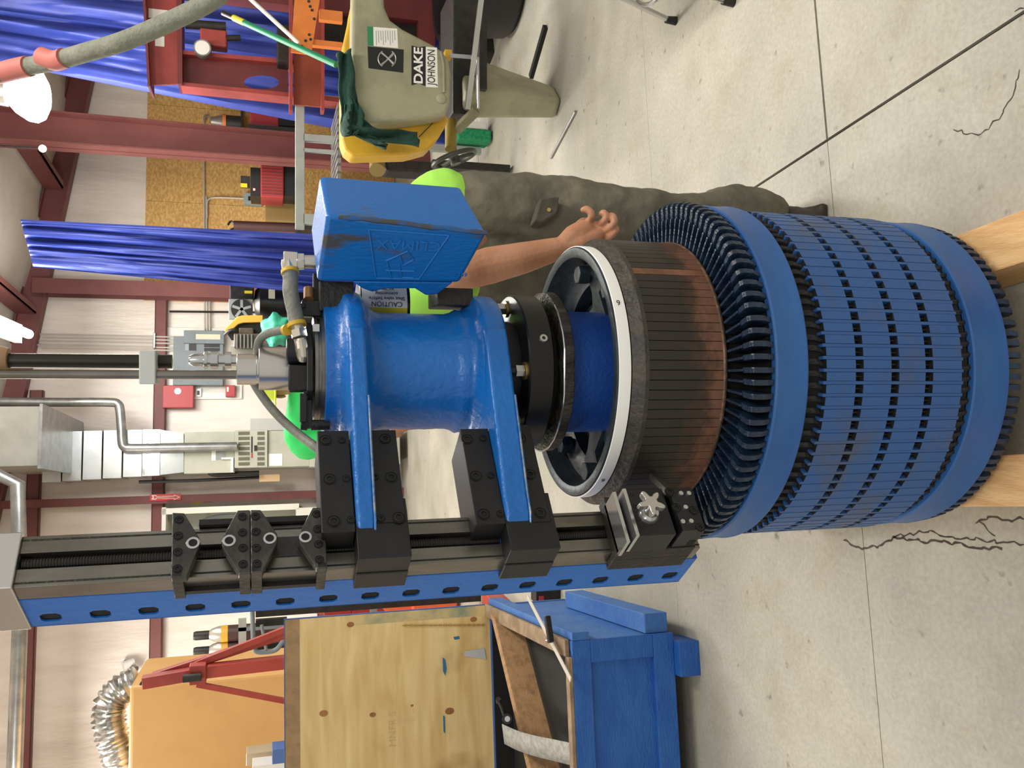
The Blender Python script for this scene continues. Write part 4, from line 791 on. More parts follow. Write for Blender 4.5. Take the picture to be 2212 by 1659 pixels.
def onq(t):
    segs = [(q4[i], q4[(i+1) % 4]) for i in range(4)]; k = int(t * 4) % 4; f_ = t * 4 - int(t * 4); a, b = segs[k]; return (a[0] + (b[0]-a[0])*f_, a[1] + (b[1]-a[1])*f_)
ow = MB(); outer = [onq(i / n_) for i in range(n_)]; inner = []
for x, y in outer:
    an = math.atan2((y - hc_[1]) * 2.2, x - hc_[0]); inner.append((hc_[0] + 38 * math.cos(an), hc_[1] + 15 * math.sin(an)))
for Yd in (0,):
    vs = [P(x, y, YP + .06) for x, y in outer] + [P(x, y, YP + .06) for x, y in inner] + [P(x, y, YP + .08) for x, y in inner]
    ow.add(vs, [(i, (i+1) % n_, n_ + (i+1) % n_, n_ + i) for i in range(n_)] + [(n_ + i, n_ + (i+1) % n_, 2*n_ + (i+1) % n_, 2*n_ + i) for i in range(n_)])
ow.build('upright', m_prd, prs, smooth=0, recalc=False)
for ya, yb2 in (((390, 181), (740, 216)), ((390, 112), (640, 134))): MB().prism([P(ya[0], ya[1] - 4, YP), P(ya[0], ya[1] + 4, YP), P(yb2[0], yb2[1] + 5, YP), P(yb2[0], yb2[1] - 5, YP)], Vector((0, .16, 0))).build('upright_flange', m_pr, prs, smooth=0)
ub = MB(); ub.box((P(1000, 178, YP + .08).x, YP + .08, .5), (.12, .16, 1.0)); ub.build('upright_base', m_prd, prs, smooth=0)
ur = MB(); pbox(ur, 392, 1040, -60, 22, YP + .04, .12); ur.build('upright', m_prd, prs, smooth=0)
bd2 = MB(); pbox(bd2, 634, 694, -30, 228, YP - .12, .02); bdo = bd2.build('press_bed', mat('bed_red', '#a0503a', .55, 0, '#7c3a2c', 4, .4, .7), prs, smooth=0)
for xx in (625, 694): fl = MB(); pbox(fl, xx, xx + 7, -30, 238, YP - .2, .1); fl.build('bed_flange', m_pr, prs, smooth=0)
lb_ = MB(); pbox(lb_, 905, 940, -40, 190, YP + .02, .1); lb_.build('base_beam', m_prd, prs, smooth=0); lb_ = MB(); pbox(lb_, 700, 905, 26, 110, YP + .12, .02); lb_.build('rear_panel', m_gunk, prs, smooth=0)
pm = MB(); pbox(pm, 432, 490, 62, 98, YP - .02, .12); pm.build('pump', m_pr, prs, smooth=0, bevel=.01); pm = MB(); pm.cyl(P(400, 52, YP), P(488, 58, YP), .03, n=16); pm.cyl(P(488, 82, YP), P(520, 82, YP), .02, n=12); pm.build('ram', m_gunk, prs)
gc_ = P(437, 103, YP - .06); MB().cyl(gc_, gc_ + Vector((0, .05, 0)), .055, n=24).build('gauge', m_galv, prs); MB().cyl(gc_ - Vector((0, .002, 0)), gc_, .046, n=24).build('gauge_face', m_paper, prs)
pk_ = MB(); pbox(pk_, 598, 628, 52, 132, YP - .1, .16); pk_.build('press_plate', m_gunk, prs, smooth=0, bevel=.01)
for (x0, x1, y0, y1) in ((335, 355, 78, 100), (321, 362, 20, 40)): lb = MB(); pbox(lb, x0, x1, y0, y1, YP - .002, .002); lb.build('paper_label', m_paper, prs, smooth=0)
# orange drilled bracket arm
m_or = mat('hoist_orange', '#e0833a', .45, 0, '#cf7430', 5, .4, .7)
ob = thing('orange_stand', 'orange drilled steel stand in front of the red press', 'stand', (P(700, 50, 5.4).x, 5.4, 0)); YO = 5.4
pl_ = MB().prism(poly([(640, -60), (632, 60), (628, 112), (672, 118), (700, -60)], YO), Vector((0, .015, 0))).build('plate', m_or, ob, smooth=0)
for (x, y) in ((667, 3), (670, 14), (674, 22), (679, 41), (642, 95), (652, 100), (660, 88), (671, 85), (668, 75)): MB().cyl(P(x, y, YO - .003), P(x, y, YO), .009, n=12).build('bolt_hole' , m_gunk, pl_)
for (x0, x1, y0, y1) in ((690, 740, 22, 44), (675, 740, 88, 100)): a_ = MB(); pbox(a_, x0, x1, y0, y1, YO + .02, .05); a_.build('arm', m_or, ob, smooth=0)
a_ = MB(); a_.box((P(700, -190, YO).x, YO + .06, .55), (.08, .08, 1.1)); a_.build('post', m_or, ob, smooth=0)
tag(MB().cyl(P(530, -12, 5.3), P(645, 93, 5.25), .012, n=10).build('white_rod', m_paper), 'thin white rod leaning against the orange stand', 'rod')
# broom handle leaning on the saw
bh = thing('broom', 'green broom handle with a yellow band leaning on the saw', 'broom', P(725, 140, 4.7)); b0, b1 = P(482, 28, 5.1), P(726, 140, 4.55)
MB().cyl(b0, b0.lerp(b1, .10), .015, n=12).build('grip', m_blk, bh); MB().cyl(b0.lerp(b1, .10), b0.lerp(b1, .20), .0175, n=12).build('yellow_band', mat('band_yellow', '#d9c13a', .5), bh); MB().cyl(b0.lerp(b1, .20), b1, .0165, n=12).build('handle', mat('broom_green', '#17805a', .45), bh)
# tarps
from mathutils import noise as mnoise
m_tarp = mat('blue_tarp', '#25337c', .55, 0, '#2e3d8a', 3.0, .38, .7, .35, 10)
def tarp(c, Y, amp, nw, label, nm='tarp_curtain', rag=.0):
    tl, tr_, bl, br_ = c; mb = MB()
    def fn(u, v):
        x = (tl[0]*(1-u) + tr_[0]*u)*(1-v) + (bl[0]*(1-u) + br_[0]*u)*v; y = (tl[1]*(1-u) + tr_[1]*u)*(1-v) + (bl[1]*(1-u) + br_[1]*u)*v
        w = amp * 1.3 * mnoise.noise((u * nw * 3.1, v * 1.3, Y)) + amp * .7 * mnoise.noise((u * nw * 8.3, v * 2.6, Y + 5)) + amp * .16 * mnoise.noise((u * nw * 17, v * 9, Y + 9))
        return P(x, y, Y + w)
    mb.grid(fn, 72, 30); return tag(mb.build(nm, m_tarp, smooth=80, recalc=False), label, 'tarp')
tarp([(-40, 128), (-40, -220), (1010, 335), (1010, -220)], 6.9, .11, 4, 'wide blue tarp curtain hanging behind the red press')
tarp([(44, 474), (72, 577), (1000, 521), (1000, 664)], 7.2, .10, 2, 'narrow blue tarp curtain hanging behind the gear cover')
# grey wrapped hose with pink tape
hs = thing('wrapped_hose', 'thick grey wrapped hose with pink tape hanging from the roof', 'hose', P(0, 160, 3.4)); hpts = smoothpts([P(500, -40, 3.0), P(455, 2, 3.0), P(370, 45, 3.05), P(270, 88, 3.1), P(190, 112, 3.2), P(120, 132, 3.3), P(50, 146, 3.4), P(-60, 175, 3.5)], 6)
MB().tube(hpts, .031, 16).build('hose_body', mat('hose_wrap', '#85887b', .75, 0, '#747769', 16, .4, .65, .5, 60), hs)
m_pk = mat('pink_tape', '#c4746c', .6); MB().tube(smoothpts([P(140, 125, 3.26), P(122, 131, 3.29), P(105, 128, 3.31), P(88, 122, 3.33)]), [.034] * 18 + [.03], 14).build('tape', m_pk, hs); MB().tube([P(62, 143, 3.38), P(30, 150, 3.42), P(-40, 168, 3.5)], .036, 14).build('tape', m_pk, hs)
# ------------------------------------------------------------------ things on and along the back wall
def wbox(mb, x0, x1, y0, y1, near, far=.004):
    """a box on the back wall: measured rectangle on the plane `near` metres out from the wall, reaching back to `far`"""
    xm, ym = (x0+x1)/2, (y0+y1)/2
    z1, z0 = W(x0, ym, near).z, W(x1, ym, near).z; a1, a0 = W(xm, y0, near).dot(BR), W(xm, y1, near).dot(BR)
    return mb.fbox((0, 0, 0), BR, BD, ZZ, (a0, a1), (DW - near, DW - far), (z0, z1))
def wthing(name, label, cat, m, r, near, far=.004, bevel=.006):
    mb = MB(); wbox(mb, *r, near, far); return tag(mb.build(name, m, smooth=0, bevel=bevel), label, cat)
m_pan = mat('panel_grey', '#747e83', .5, 0, '#687277', 6, .4, .7); m_fire = mat('fire_red', '#a8363a', .45); m_furn = mat('furnace_grey', '#a9ab9c', .5, 0, '#9b9d8f', 4, .4, .7)
wthing('backing_board', 'white backing board behind the electrical panel', 'board', m_paper, (357, 520, 708, 850), .03)
ep = thing('electrical_panel', 'grey electrical panel boxes with breakers beside the guide bar', 'panel', W(430, 770, .1))
for nm, r, dn_ in (('panel_box', (374, 482, 727, 832), .16), ('panel_box', (397, 484, 714, 742), .2)): mb = MB(); wbox(mb, *r, dn_, .03); mb.build(nm, m_pan, ep, smooth=0, bevel=.006)
mb = MB(); wbox(mb, 400, 418, 739, 757, .165, .16); mb.build('breaker_window', m_paper if False else mat('panel_edge', '#8d979b', .5), ep, smooth=0); mb = MB(); wbox(mb, 408, 423, 743, 757, .17, .16); mb.build('breaker', m_blk, ep, smooth=0)
mb = MB(); wbox(mb, 441, 474, 743, 750, .17, .16); wbox(mb, 441, 474, 752, 758, .17, .16); mb.build('breaker_row', m_blk, ep, smooth=0); mb = MB(); wbox(mb, 423, 476, 722, 733, .206, .2); mb.build('panel_label', mat('cream_label', '#cfc4ae', .6), ep, smooth=0)
m_emt = mat('emt_conduit', '#c3c0b8', .4, .35)
ORD = ('rightmost', 'second from the right', 'middle', 'second from the left', 'leftmost')
for i, (y, x0) in enumerate(((722, 86), (729, 92), (736, 84), (745, 80), (751, 90))):
    tag(MB().tube([W(x0, y, .1), W(332, y + 5, .1), W(376, y + 6, .1)], .0095, 8).build('conduit', m_emt), ORD[i] + ' of five conduits rising above the electrical panel', 'conduit', 'conduits above the electrical panel')
wthing('conduit_strap', 'short galvanised strap holding the conduits on the girt', 'strap', m_galv, (330, 336, 718, 752), .13)
for i, x in enumerate((442, 447.5, 453)):
    tag(MB().tube([W(x - 2, 250 if i == 0 else (425 if i == 1 else 560), .06), W(x, 716, .06)], .010, 8).build('conduit', m_emt), ('long conduit crossing the board wall' if i == 0 else 'conduit crossing the board wall, middle of three' if i == 1 else 'shortest low conduit crossing to the panel'), 'conduit')
dc = thing('switch_box', 'small grey switch box with a bent conduit on the board wall', 'switch', W(545, 430, .1)); mb = MB(); wbox(mb, 526, 566, 417, 440, .13, .03); mb.build('box', mat('switch_grey', '#8f9c9d', .5), dc, smooth=0, bevel=.006); MB().tube(smoothpts([W(447, 470, .07), W(447, 440, .07), W(452, 430, .07), W(470, 427, .07), W(527, 429, .07)]), .011, 8).build('conduit_bend', m_emt, dc)
mb = MB(); wbox(mb, 536, 541, 424, 433, .135, .13); wbox(mb, 545, 551, 427, 433, .14, .13); mb.build('switch_lever', m_blk, dc, smooth=0)
tag(MB().tube([W(366, 673, .08), W(560, 675, .08)], .012, 8).build('black_cable', m_blk), 'black cable hanging straight down the white wall', 'cable')
fp = thing('fire_alarm_panel', 'red fire alarm panel with a round sticker on the back wall', 'alarm panel', W(384, 856, .1)); mb = MB(); wbox(mb, 351, 418, 832, 881, .14); mb.build('box', m_fire, fp, smooth=0, bevel=.008); q = W(384, 845, .142); MB().cyl(q, q - BD * .003, .038, n=24).build('sticker', mat('sticker_blue', '#c9d6ea', .5), fp)
wthing('alarm_board', 'white strip board right below the fire alarm panel', 'board', m_paper, (418, 523, 831, 862), .03)
th_ = thing('thermostat', 'small white thermostat with a dark screen on the strip board', 'thermostat', W(430, 848, .04)); mb = MB(); wbox(mb, 424, 435, 839, 857, .06, .03); mb.build('body', mat('white_plastic', '#e8e8e4', .4), th_, smooth=0, bevel=.008); mb = MB(); wbox(mb, 425.5, 431, 844, 853, .064, .06); mb.build('screen', m_blk, th_, smooth=0)
ps = thing('pull_station', 'red fire alarm pull station on the strip board', 'alarm', W(496, 845, .04)); mb = MB(); wbox(mb, 487, 508, 832, 857, .1, .03); mb.build('body', m_fire, ps, smooth=0, bevel=.008); mb = MB(); wbox(mb, 490, 494, 836, 846, .105, .1); mb.build('handle', m_paper, ps, smooth=0)
# exhaust pipe
tag(MB().tube(smoothpts([W(-40, 868, .7), W(120, 869, .7), W(235, 869, .7), W(254, 873, .7), W(259, 885, .7), W(262, 920, .7), W(264, 955, .7), W(270, 966, .7), W(290, 968, .7), W(400, 966, .7), W(512, 964, .7)], 5), .048, 16).build('flue_pipe', m_galv), 'galvanised flue pipe with two elbows beside the furnace', 'pipe')
# furnace and ducts
fu = thing('furnace', 'grey green furnace with a louvred front below shiny duct', 'furnace', W(640, 970, .3)); NF = .62
def fpart(nm, r, m, near=NF, far=.05, bevel=.005, par=None): mb = MB(); wbox(mb, *r, near, far); return mb.build(nm, m, par or fu, smooth=0, bevel=bevel)
fpart('upper_cabinet', (398, 507, 933, 1022), m_furn); lvp = fpart('louvre_panel', (507, 578, 929, 1010), m_furn, NF + .03); fpart('lower_cabinet', (578, 668, 930, 1008), m_furn); fpart('base', (668, 864, 928, 1006), m_furn, NF, .05)
for i in range(7):
    for (x0, x1) in ((515, 539), (556, 571)): fpart('louvre', (x0, x1, 932.5 + i * 11, 939.5 + i * 11), mat('louvre_dark', '#5c5b4b', .7), NF + .034, NF + .03, 0, lvp)
fpart('lever_slot', (542.5, 545.5, 943, 978), m_blk, NF + .034, NF + .03, 0, lvp); fpart('lever', (542.5, 545.5, 979, 989), m_fire, NF + .035, NF + .03, 0, lvp); fpart('lever_knob', (549, 555, 962, 974), m_blk, NF + .04, NF + .03, 0, lvp)
fpart('rating_label', (457, 466, 972, 995), m_paper, NF + .004, NF, 0); fpart('barcode', (467, 487, 972, 993), m_grey, NF + .004, NF, 0); fpart('instruction_label', (580, 610, 980, 1006), m_paper, NF + .004, NF, 0)
fpart('drain_pipe', (478, 500, 988, 992), m_paper, NF + .03, NF, 0); fpart('drain_pipe', (499, 504, 988, 1020), m_paper, NF + .03, NF, 0)
m_foil = mat('foil', '#cfcfcb', .22, .9, '#b9b9b5', 8, .4, .65, .6, 9); m_duct = mat('duct_sheet', '#c3c4c1', .3, .8, '#b0b2b0', 5, .4, .7)
du = thing('supply_duct', 'shiny sheet metal supply duct rising above the furnace', 'duct', W(398, 975, .3))
def dpart(nm, r, m, near=NF, far=.1, bevel=.004): mb = MB(); wbox(mb, *r, near, far); return mb.build(nm, m, du, smooth=0, bevel=bevel)
a, b, c, d = W(346, 928, NF + .02), W(346, 1026, NF + .02), W(397, 1020, NF), W(397, 936, NF)
MB().prism([a, b, c, d], BD * .5).build('transition', m_duct, du, smooth=0)
dpart('foil_wrap', (307, 346, 927, 1028), m_foil, NF + .03)
for i in range(5): dpart('duct_section', (92 + i * 43.5, 133 + i * 43.5, 932 - i, 1042 - i * 3), m_duct, NF)
tr2 = thing('trunk_duct', 'wide grey trunk duct under the roof above the furnace', 'duct', W(90, 950, 1.6)); mb = MB(); wbox(mb, -60, 84, 878, 1008, 1.9, .1); mb.build('duct_body', mat('duct_dull', '#a5a59b', .5, .3, '#949489', 3, .4, .7), tr2, smooth=0, bevel=.006)
mb = MB(); wbox(mb, 83, 90, 872, 1012, 1.92, .08); mb.build('duct_flange', m_galv, tr2, smooth=0)
tag(MB().tube([W(-60, 1000, 2.4), W(38, 1046, 2.4), W(45, 1300, 2.4), W(30, 1700, 2.4)], .06, 14).build('spiral_pipe', m_galv), 'long galvanised pipe running along the upper left wall', 'pipe')
wthing('wall_cabinet', 'pale grey wall cabinet right of the furnace louvres', 'cabinet', m_grey if False else mat('pale_grey', '#b5b7b2', .5), (540, 640, 904, 930), .35)
hsx = thing('refrigerant_lines', 'black insulated lines hanging beside the furnace', 'pipe', W(500, 1018, .3)); MB().tube(smoothpts([W(450, 1003, .5), W(452, 1015, .5), W(460, 1024, .5), W(500, 1024, .5), W(560, 1022, .5)]), .03, 10).build('thick_line', m_blk, hsx); MB().tube([W(300, 1041, .4), W(420, 1038, .4), W(560, 1031, .4)], .018, 8).build('thin_line', m_blk, hsx)
wthing('tan_card', 'tan cardboard tag hanging from the furnace lines', 'tag', mat('card', '#c7a983', .7), (560, 604, 1025, 1040), .42, .40, 0)
# arrow sign, tags
sg = thing('arrow_sign', 'red sign with a white arrow on the slim post', 'sign', W(357, 1074, .2)); mb = MB(); wbox(mb, 324, 391, 1067, 1081, .215, .205); mb.build('sign_plate', mat('sign_red', '#c63b34', .45), sg, smooth=0)
ar = [(327, 1069.5), (337, 1069.5), (339, 1072), (376, 1071), (376, 1068), (389, 1074), (376, 1080), (376, 1077), (339, 1076), (337, 1079), (327, 1079), (330, 1074)]
MB().prism([W(x, y, .216) for x, y in ar], -BD * .002).build('arrow', m_paper, sg, smooth=0)
ai = [(331, 1071.5), (336, 1071.5), (338, 1073.2), (377, 1072.6), (377, 1070), (386, 1074), (377, 1078), (377, 1075.6), (338, 1074.8), (336, 1077), (331, 1077), (333, 1074)]
MB().prism([W(x, y, .219) for x, y in ai], -BD * .002).build('arrow_centre', MATS['sign_red'], sg, smooth=0)
wthing('yellow_tag', 'small yellow tag beside the slim red post', 'tag', mat('tag_yellow', '#d9c22e', .5), (415, 436, 1078, 1088), .12, .1, 0); wthing('red_tag', 'small red tag beside the slim red post', 'tag', m_fire, (441, 460, 1076, 1085), .12, .1, 0)
wc = thing('white_cabinet', 'tall white open cabinet half hidden by the slide rail', 'cabinet', W(650, 1125, .3)); m_cab = mat('cabinet_white', '#cfcfc4', .5)
for r in ((349, 358, 1096, 1175), (349, 646, 1093, 1106), (349, 646, 1165, 1175), (640, 860, 1093, 1175)): mb = MB(); wbox(mb, *r, .5, .05); mb.build('frame', m_cab, wc, smooth=0)
mb = MB(); wbox(mb, 358, 640, 1106, 1165, .1, .05); mb.build('back_panel', mat('cabinet_inner', '#b9bbb0', .6), wc, smooth=0); mb = MB(); wbox(mb, 358, 372, 1106, 1125, .3, .1); mb.build('meter', m_grey, wc, smooth=0); MB().tube(smoothpts([W(430, 1140, .3), W(440, 1125, .3), W(470, 1115, .3), W(520, 1112, .3)]), .02, 8).build('cable', m_pan, wc)
# ------------------------------------------------------------------ compressors behind the machine
kc_ = thing('black_compressor', 'black vertical compressor with a square fan behind the hose', 'compressor', (P(700, 650, 7.6).x, 7.6, 0)); YC = 7.6; tx = P(600, 652, YC).x
zt_, zb_ = P(548, 652, YC).z, .0; MB().lathe((tx, YC + .1, 0), [(.02, .02), (.15, .02), (.16, .05), (.165, zt_ - .12), (.15, zt_ - .05), (.1, zt_ - .01), (.02, zt_)], 32).build('tank', m_gloss, kc_)
fb = MB(); pbox(fb, 494, 546, 646, 690, YC - .12, .06); fbo = fb.build('fan_box', m_grey, kc_, smooth=0, bevel=.004); q = P(522, 668, YC - .125)
MB().cyl(q, q - Vector((0, .004, 0)), .085, n=24).build('fan_opening', m_blk, fbo)
for k in range(5): t = k * 1.257; MB().bar(q - Vector((0, .006, 0)), q + Vector((math.cos(t) * .078, -.006, math.sin(t) * .078)), .022, .003, up=Vector((0, 1, 0))).build('fan_blade', m_grey, fbo, smooth=0)
hd = MB(); pbox(hd, 496, 548, 610, 646, YC - .02, .2); hd.build('pump_head', m_gunk, kc_, smooth=0, bevel=.01); lb = MB(); pbox(lb, 580, 594, 622, 645, YC - .075, .01); lb.build('nameplate', mat('cream_label2', '#b9b19a', .6), kc_, smooth=0); yt = MB(); pbox(yt, 528, 545, 628, 634, YC - .03, .005); yt.build('warning_tag', MATS['label_yellow'], kc_, smooth=0)
yc_ = thing('belt_compressor', 'dark piston compressor with an orange yellow belt guard', 'compressor', (P(700, 735, 7.2).x, 7.2, 0)); YB = 7.2; m_bg = mat('guard_amber', '#d99a3c', .45)
arc = [(484, 712), (512, 684), (525, 681), (568, 681), (568, 696), (527, 697), (515, 700), (490, 722)]
MB().prism(poly(arc, YB), Vector((0, .12, 0))).build('belt_guard', m_bg, yc_, smooth=0, bevel=.006); MB().prism(poly([(490, 720), (515, 700), (527, 697), (568, 696), (568, 735), (500, 735)], YB + .05), Vector((0, .02, 0))).build('guard_back', m_gunk, yc_, smooth=0)
cylb = MB(); pbox(cylb, 505, 560, 720, 752, YB - .05, .18); pbox(cylb, 516, 548, 708, 722, YB - .02, .12); cylb.build('cylinder_head', mat('oily_brown', '#4a3f35', .5, .3, '#6a5b4b', 12, .4, .7), yc_, smooth=0, bevel=.01)
fn = MB()
for i in range(5): pbox(fn, 510 + i * 8, 513 + i * 8, 722, 752, YB - .07, .03)
fn.build('cooling_fins', m_galv, yc_, smooth=0); MB().lathe((P(700, 745, YB).x, YB + .12, 0), [(.02, .02), (.2, .02), (.22, .08), (.22, P(590, 735, YB).z - .05), (.15, P(565, 735, YB).z), (.02, P(562, 735, YB).z)], 28).build('tank', m_gunk, yc_)
MB().tube(smoothpts([P(486, 722, YB), P(494, 715, YB - .05), P(505, 712, YB - .06), P(512, 714, YB - .04)]), .012, 8).build('copper_line', m_gunk, yc_)
bg_ = MB(); tg = [(566, 722), (572, 690), (580, 680), (600, 676), (606, 688), (622, 690), (626, 715), (618, 745), (600, 750), (584, 752), (570, 742)]
c_b = P(598, 715, 7.0)
bg_.sphere(c_b, .115, (1.15, .7, 1.0), 14)
for v in bg_.v: d_ = v - c_b; v += d_ * (.12 * math.sin(d_.x * 60 + d_.z * 40) + .1 * math.sin(d_.z * 70)) 
bgo = tag(bg_.build('teal_bag', mat('teal_plastic', '#3aa889', .45, 0, '#2f9478', 8, .4, .7, .4, 20), smooth=60), 'crumpled teal plastic bag on the dark compressor', 'bag')
mb = MB(); pbox(mb, 622, 630, 672, 756, 6.9, .35); mb.build('tray', m_gunk, yc_, smooth=0)
mb = MB(); pbox(mb, 498, 620, 749, 800, 7.3, .3); mb.build('motor_box', mat('box_olive', '#8a8777', .6), yc_, smooth=0)
# ------------------------------------------------------------------ welders and bench below the board wall
wk = thing('steel_rack', 'grey steel frame rack with a slatted shelf behind the gear cover', 'rack', (P(735, 360, 6.2).x, 6.3, 0)); YR = 6.2; m_rk = mat('rack_grey', '#9aa09c', .5, 0, '#888e8b', 6, .4, .7)
for nm, r, dp in (('top_rail', (638, 658, 228, 494), .05), ('upright', (655, 1060, 472, 494), .05), ('upright', (655, 1040, 303, 318), .05), ('upright', (655, 1030, 218, 232), .05), ('stay', (655, 735, 322, 330), .03)): mb = MB(); pbox(mb, *r, YR, dp); mb.build(nm, m_rk, wk, smooth=0, bevel=.003)
for i in range(16): mb = MB(); pbox(mb, 729, 737, 222 + i * 17, 233 + i * 17, YR - .3, .62); mb.build('slat', m_galv, wk, smooth=0)
for x in (640, 655, 670): pass
bn = thing('back_bench', 'dark bench under the welders along the board wall', 'bench', (P(640, 360, 9.6).x, 9.6, 0)); mb = MB(); pbox(mb, 641, 648, 215, 505, 9.2, .7); mb.build('bench_top', m_gunk, bn, smooth=0)
for y_ in (225, 495): mb = MB(); pbox(mb, 648, 904, y_ - 6, y_ + 6, 9.25, .5); mb.build('leg', m_gunk, bn, smooth=0)
wd = thing('red_welder', 'red ribbed welding machine with a black top on the back bench', 'welder', (P(640, 390, 9.4).x, 9.4, P(641, 390, 9.4).z)); m_wr = mat('welder_red', '#9c2f31', .45)
mb = MB(); pbox(mb, 563, 613, 353, 426, 9.25, .45); mb.build('case', m_wr, wd, smooth=0, bevel=.01); mb = MB(); pbox(mb, 541, 563, 362, 424, 9.28, .4); mb.build('control_head', m_blk, wd, smooth=0); mb = MB(); pbox(mb, 613, 641, 358, 424, 9.28, .4); mb.build('undercarriage', m_blk, wd, smooth=0)
for i in range(10): mb = MB(); pbox(mb, 566, 610, 358 + i * 6.6, 360.5 + i * 6.6, 9.243, .01); mb.build('rib', m_prd, wd, smooth=0)
mb = MB(); pbox(mb, 547, 551, 407, 411, 9.27, .01); mb.build('pilot_lamp', emat('pilot_red', '#ff3010', 6), wd, smooth=0); mb = MB(); pbox(mb, 520, 540, 380, 402, 9.3, .1); mb.build('torch_holder', m_gunk, wd, smooth=0); mb = MB(); pbox(mb, 520, 534, 396, 404, 9.29, .02); mb.build('yellow_cap', MATS['label_yellow'], wd, smooth=0)
w2 = thing('small_red_welder', 'smaller dark red welding machine near the tarp edge', 'welder', (P(640, 265, 9.4).x, 9.4, P(641, 265, 9.4).z)); mb = MB(); pbox(mb, 540, 602, 236, 272, 9.3, .4); mb.build('case', mat('welder_red2', '#8a2428', .5), w2, smooth=0, bevel=.01); mb = MB(); pbox(mb, 536, 641, 272, 288, 9.25, .4); mb.build('front', m_gunk, w2, smooth=0); mb = MB(); pbox(mb, 602, 641, 236, 272, 9.3, .4); mb.build('base', m_blk, w2, smooth=0)
tx_ = wthing('tan_case', 'tan tool case with a yellow tag on the back bench', 'case', mat('case_tan', '#8d7443', .6), (573, 640, 434, 478), 1.1, .7); 
dt = thing('dark_pipe_roll', 'dark rolled pipe lying on the bench end beside the blue tarp', 'pipe', P(580, 490, 9.2)); MB().cyl(P(505, 487, 9.4), P(640, 492, 9.4), .05, n=16).build('roll', mat('dark_red_brown', '#3f2423', .6), dt); MB().tube(smoothpts([P(492, 486, 9.4), P(500, 478, 9.4), P(508, 490, 9.4), P(498, 497, 9.4)]), .012, 6).build('loop', m_blk, dt)
lm = thing('work_lamp', 'small work lamp with an orange band on the board wall', 'lamp', W(470, 263, .3)); MB().tube(smoothpts([W(442, 262, .05), W(442, 252, .25), W(450, 250, .3), W(458, 258, .3)]), .014, 8).build('arm', m_galv, lm); q = W(462, 262, .3)
MB().lathe(q, [(.02, .05), (.05, .03), (.085, -.09), (.09, -.1), (.08, -.1), (.04, 0)], 20).build('reflector', m_alu, lm); MB().lathe(q, [(.088, -.10), (.095, -.10), (.095, -.14), (.088, -.14)], 20, closed=True).build('orange_band', m_or, lm); MB().lathe(q, [(.02, -.13), (.085, -.13), (.085, -.34), (.02, -.34)], 20).build('lamp_body', m_gunk, lm)
sh = thing('wall_shelf', 'small steel wall shelf below the work lamp', 'shelf', W(525, 260, .2)); mb = MB(); wbox(mb, 520, 525, 232, 292, .5, .03); mb.build('board', m_gunk, sh, smooth=0); mb = MB(); wbox(mb, 525, 534, 232, 250, .4, .03); mb.build('block', mat('block_wood', '#a88357', .7), sh, smooth=0)
# ------------------------------------------------------------------ left background
m_tan = mat('booth_tan', '#c69a5c', .5, 0, '#bd9053', 2, .4, .7); bo_y = 7.2
fr_ = onplane(280, 1482, BD * bo_y, BD); zt_ = fr_.z; x1_ = fr_.dot(BR); bt = thing('tan_booth', 'large tan sheet metal booth behind the plywood lid', 'booth', B(x1_ - .6, bo_y, 0))
xb_ = onplane(275, 1425, BD * (bo_y + .9), BD).dot(BR)
MB().add([B(x1_, bo_y, 0), B(x1_ - 1.9, bo_y, 0), B(x1_ - 1.9, bo_y + 1, 0), B(xb_, bo_y + .9, 0), B(x1_, bo_y, zt_), B(x1_ - 1.9, bo_y, zt_), B(x1_ - 1.9, bo_y + 1, zt_), B(xb_, bo_y + .9, zt_)], [(0, 1, 2, 3), (7, 6, 5, 4), (0, 4, 5, 1), (1, 5, 6, 2), (2, 6, 7, 3), (3, 7, 4, 0)]).build('cabin', m_tan, bt, smooth=0, bevel=.03, segs=3)
fd = MB(); dpts = smoothpts([onplane(x, y, BD * (bo_y + .4), BD) for x, y in ((300, 1470), (262, 1490), (238, 1520), (236, 1560), (245, 1600), (258, 1640), (268, 1700))], 12); rr_ = [.115 + .012 * math.sin(i * 1.9) + random.uniform(-.006, .006) for i in range(len(dpts))]
fd.tube(dpts, rr_, 20); tag(fd.build('foil_duct', m_foil, smooth=50), 'crinkled foil flexible duct arching over the tan booth', 'duct')
cm = thing('wall_spotlight', 'small white spotlight on the white wall above the tan booth', 'spotlight', W(280, 1440, .1)); MB().cyl(W(290, 1432, .08), W(266, 1440, .12), .055, n=16).build('housing', m_paper, cm); MB().cyl(W(290, 1450, .18), W(284, 1446, .16), .06, n=16).build('head', m_galv, cm); mb = MB(); wbox(mb, 266, 284, 1428, 1440, .08); mb.build('bracket', m_gunk, cm, smooth=0)
m_cy = mat('cylinder_brown', '#3d2a26', .45, 0, '#4a342f', 5, .4, .7); m_cyg = mat('cylinder_shoulder', '#b7b3a9', .35, .5); ycol = mat('cylinder_band', '#d0a13a', .5)
ck = thing('cylinder_rack', 'grey steel rack carrying the two gas cylinders', 'rack', (P(600, 1385, 8.6).x, 8.6, 0)); 
for r in ((515, 1000, 1412, 1420), (515, 1000, 1338, 1346)): mb = MB(); pbox(mb, *r, 8.4, .06); mb.build('upright', m_pan, ck, smooth=0)
mb = MB(); pbox(mb, 515, 532, 1338, 1420, 8.4, .05); mb.build('cross_bar', m_rk, ck, smooth=0); mb = MB(); pbox(mb, 760, 772, 1338, 1420, 8.4, .5); mb.build('platform', m_pan, ck, smooth=0)
zp = P(760, 1380, 8.4).z
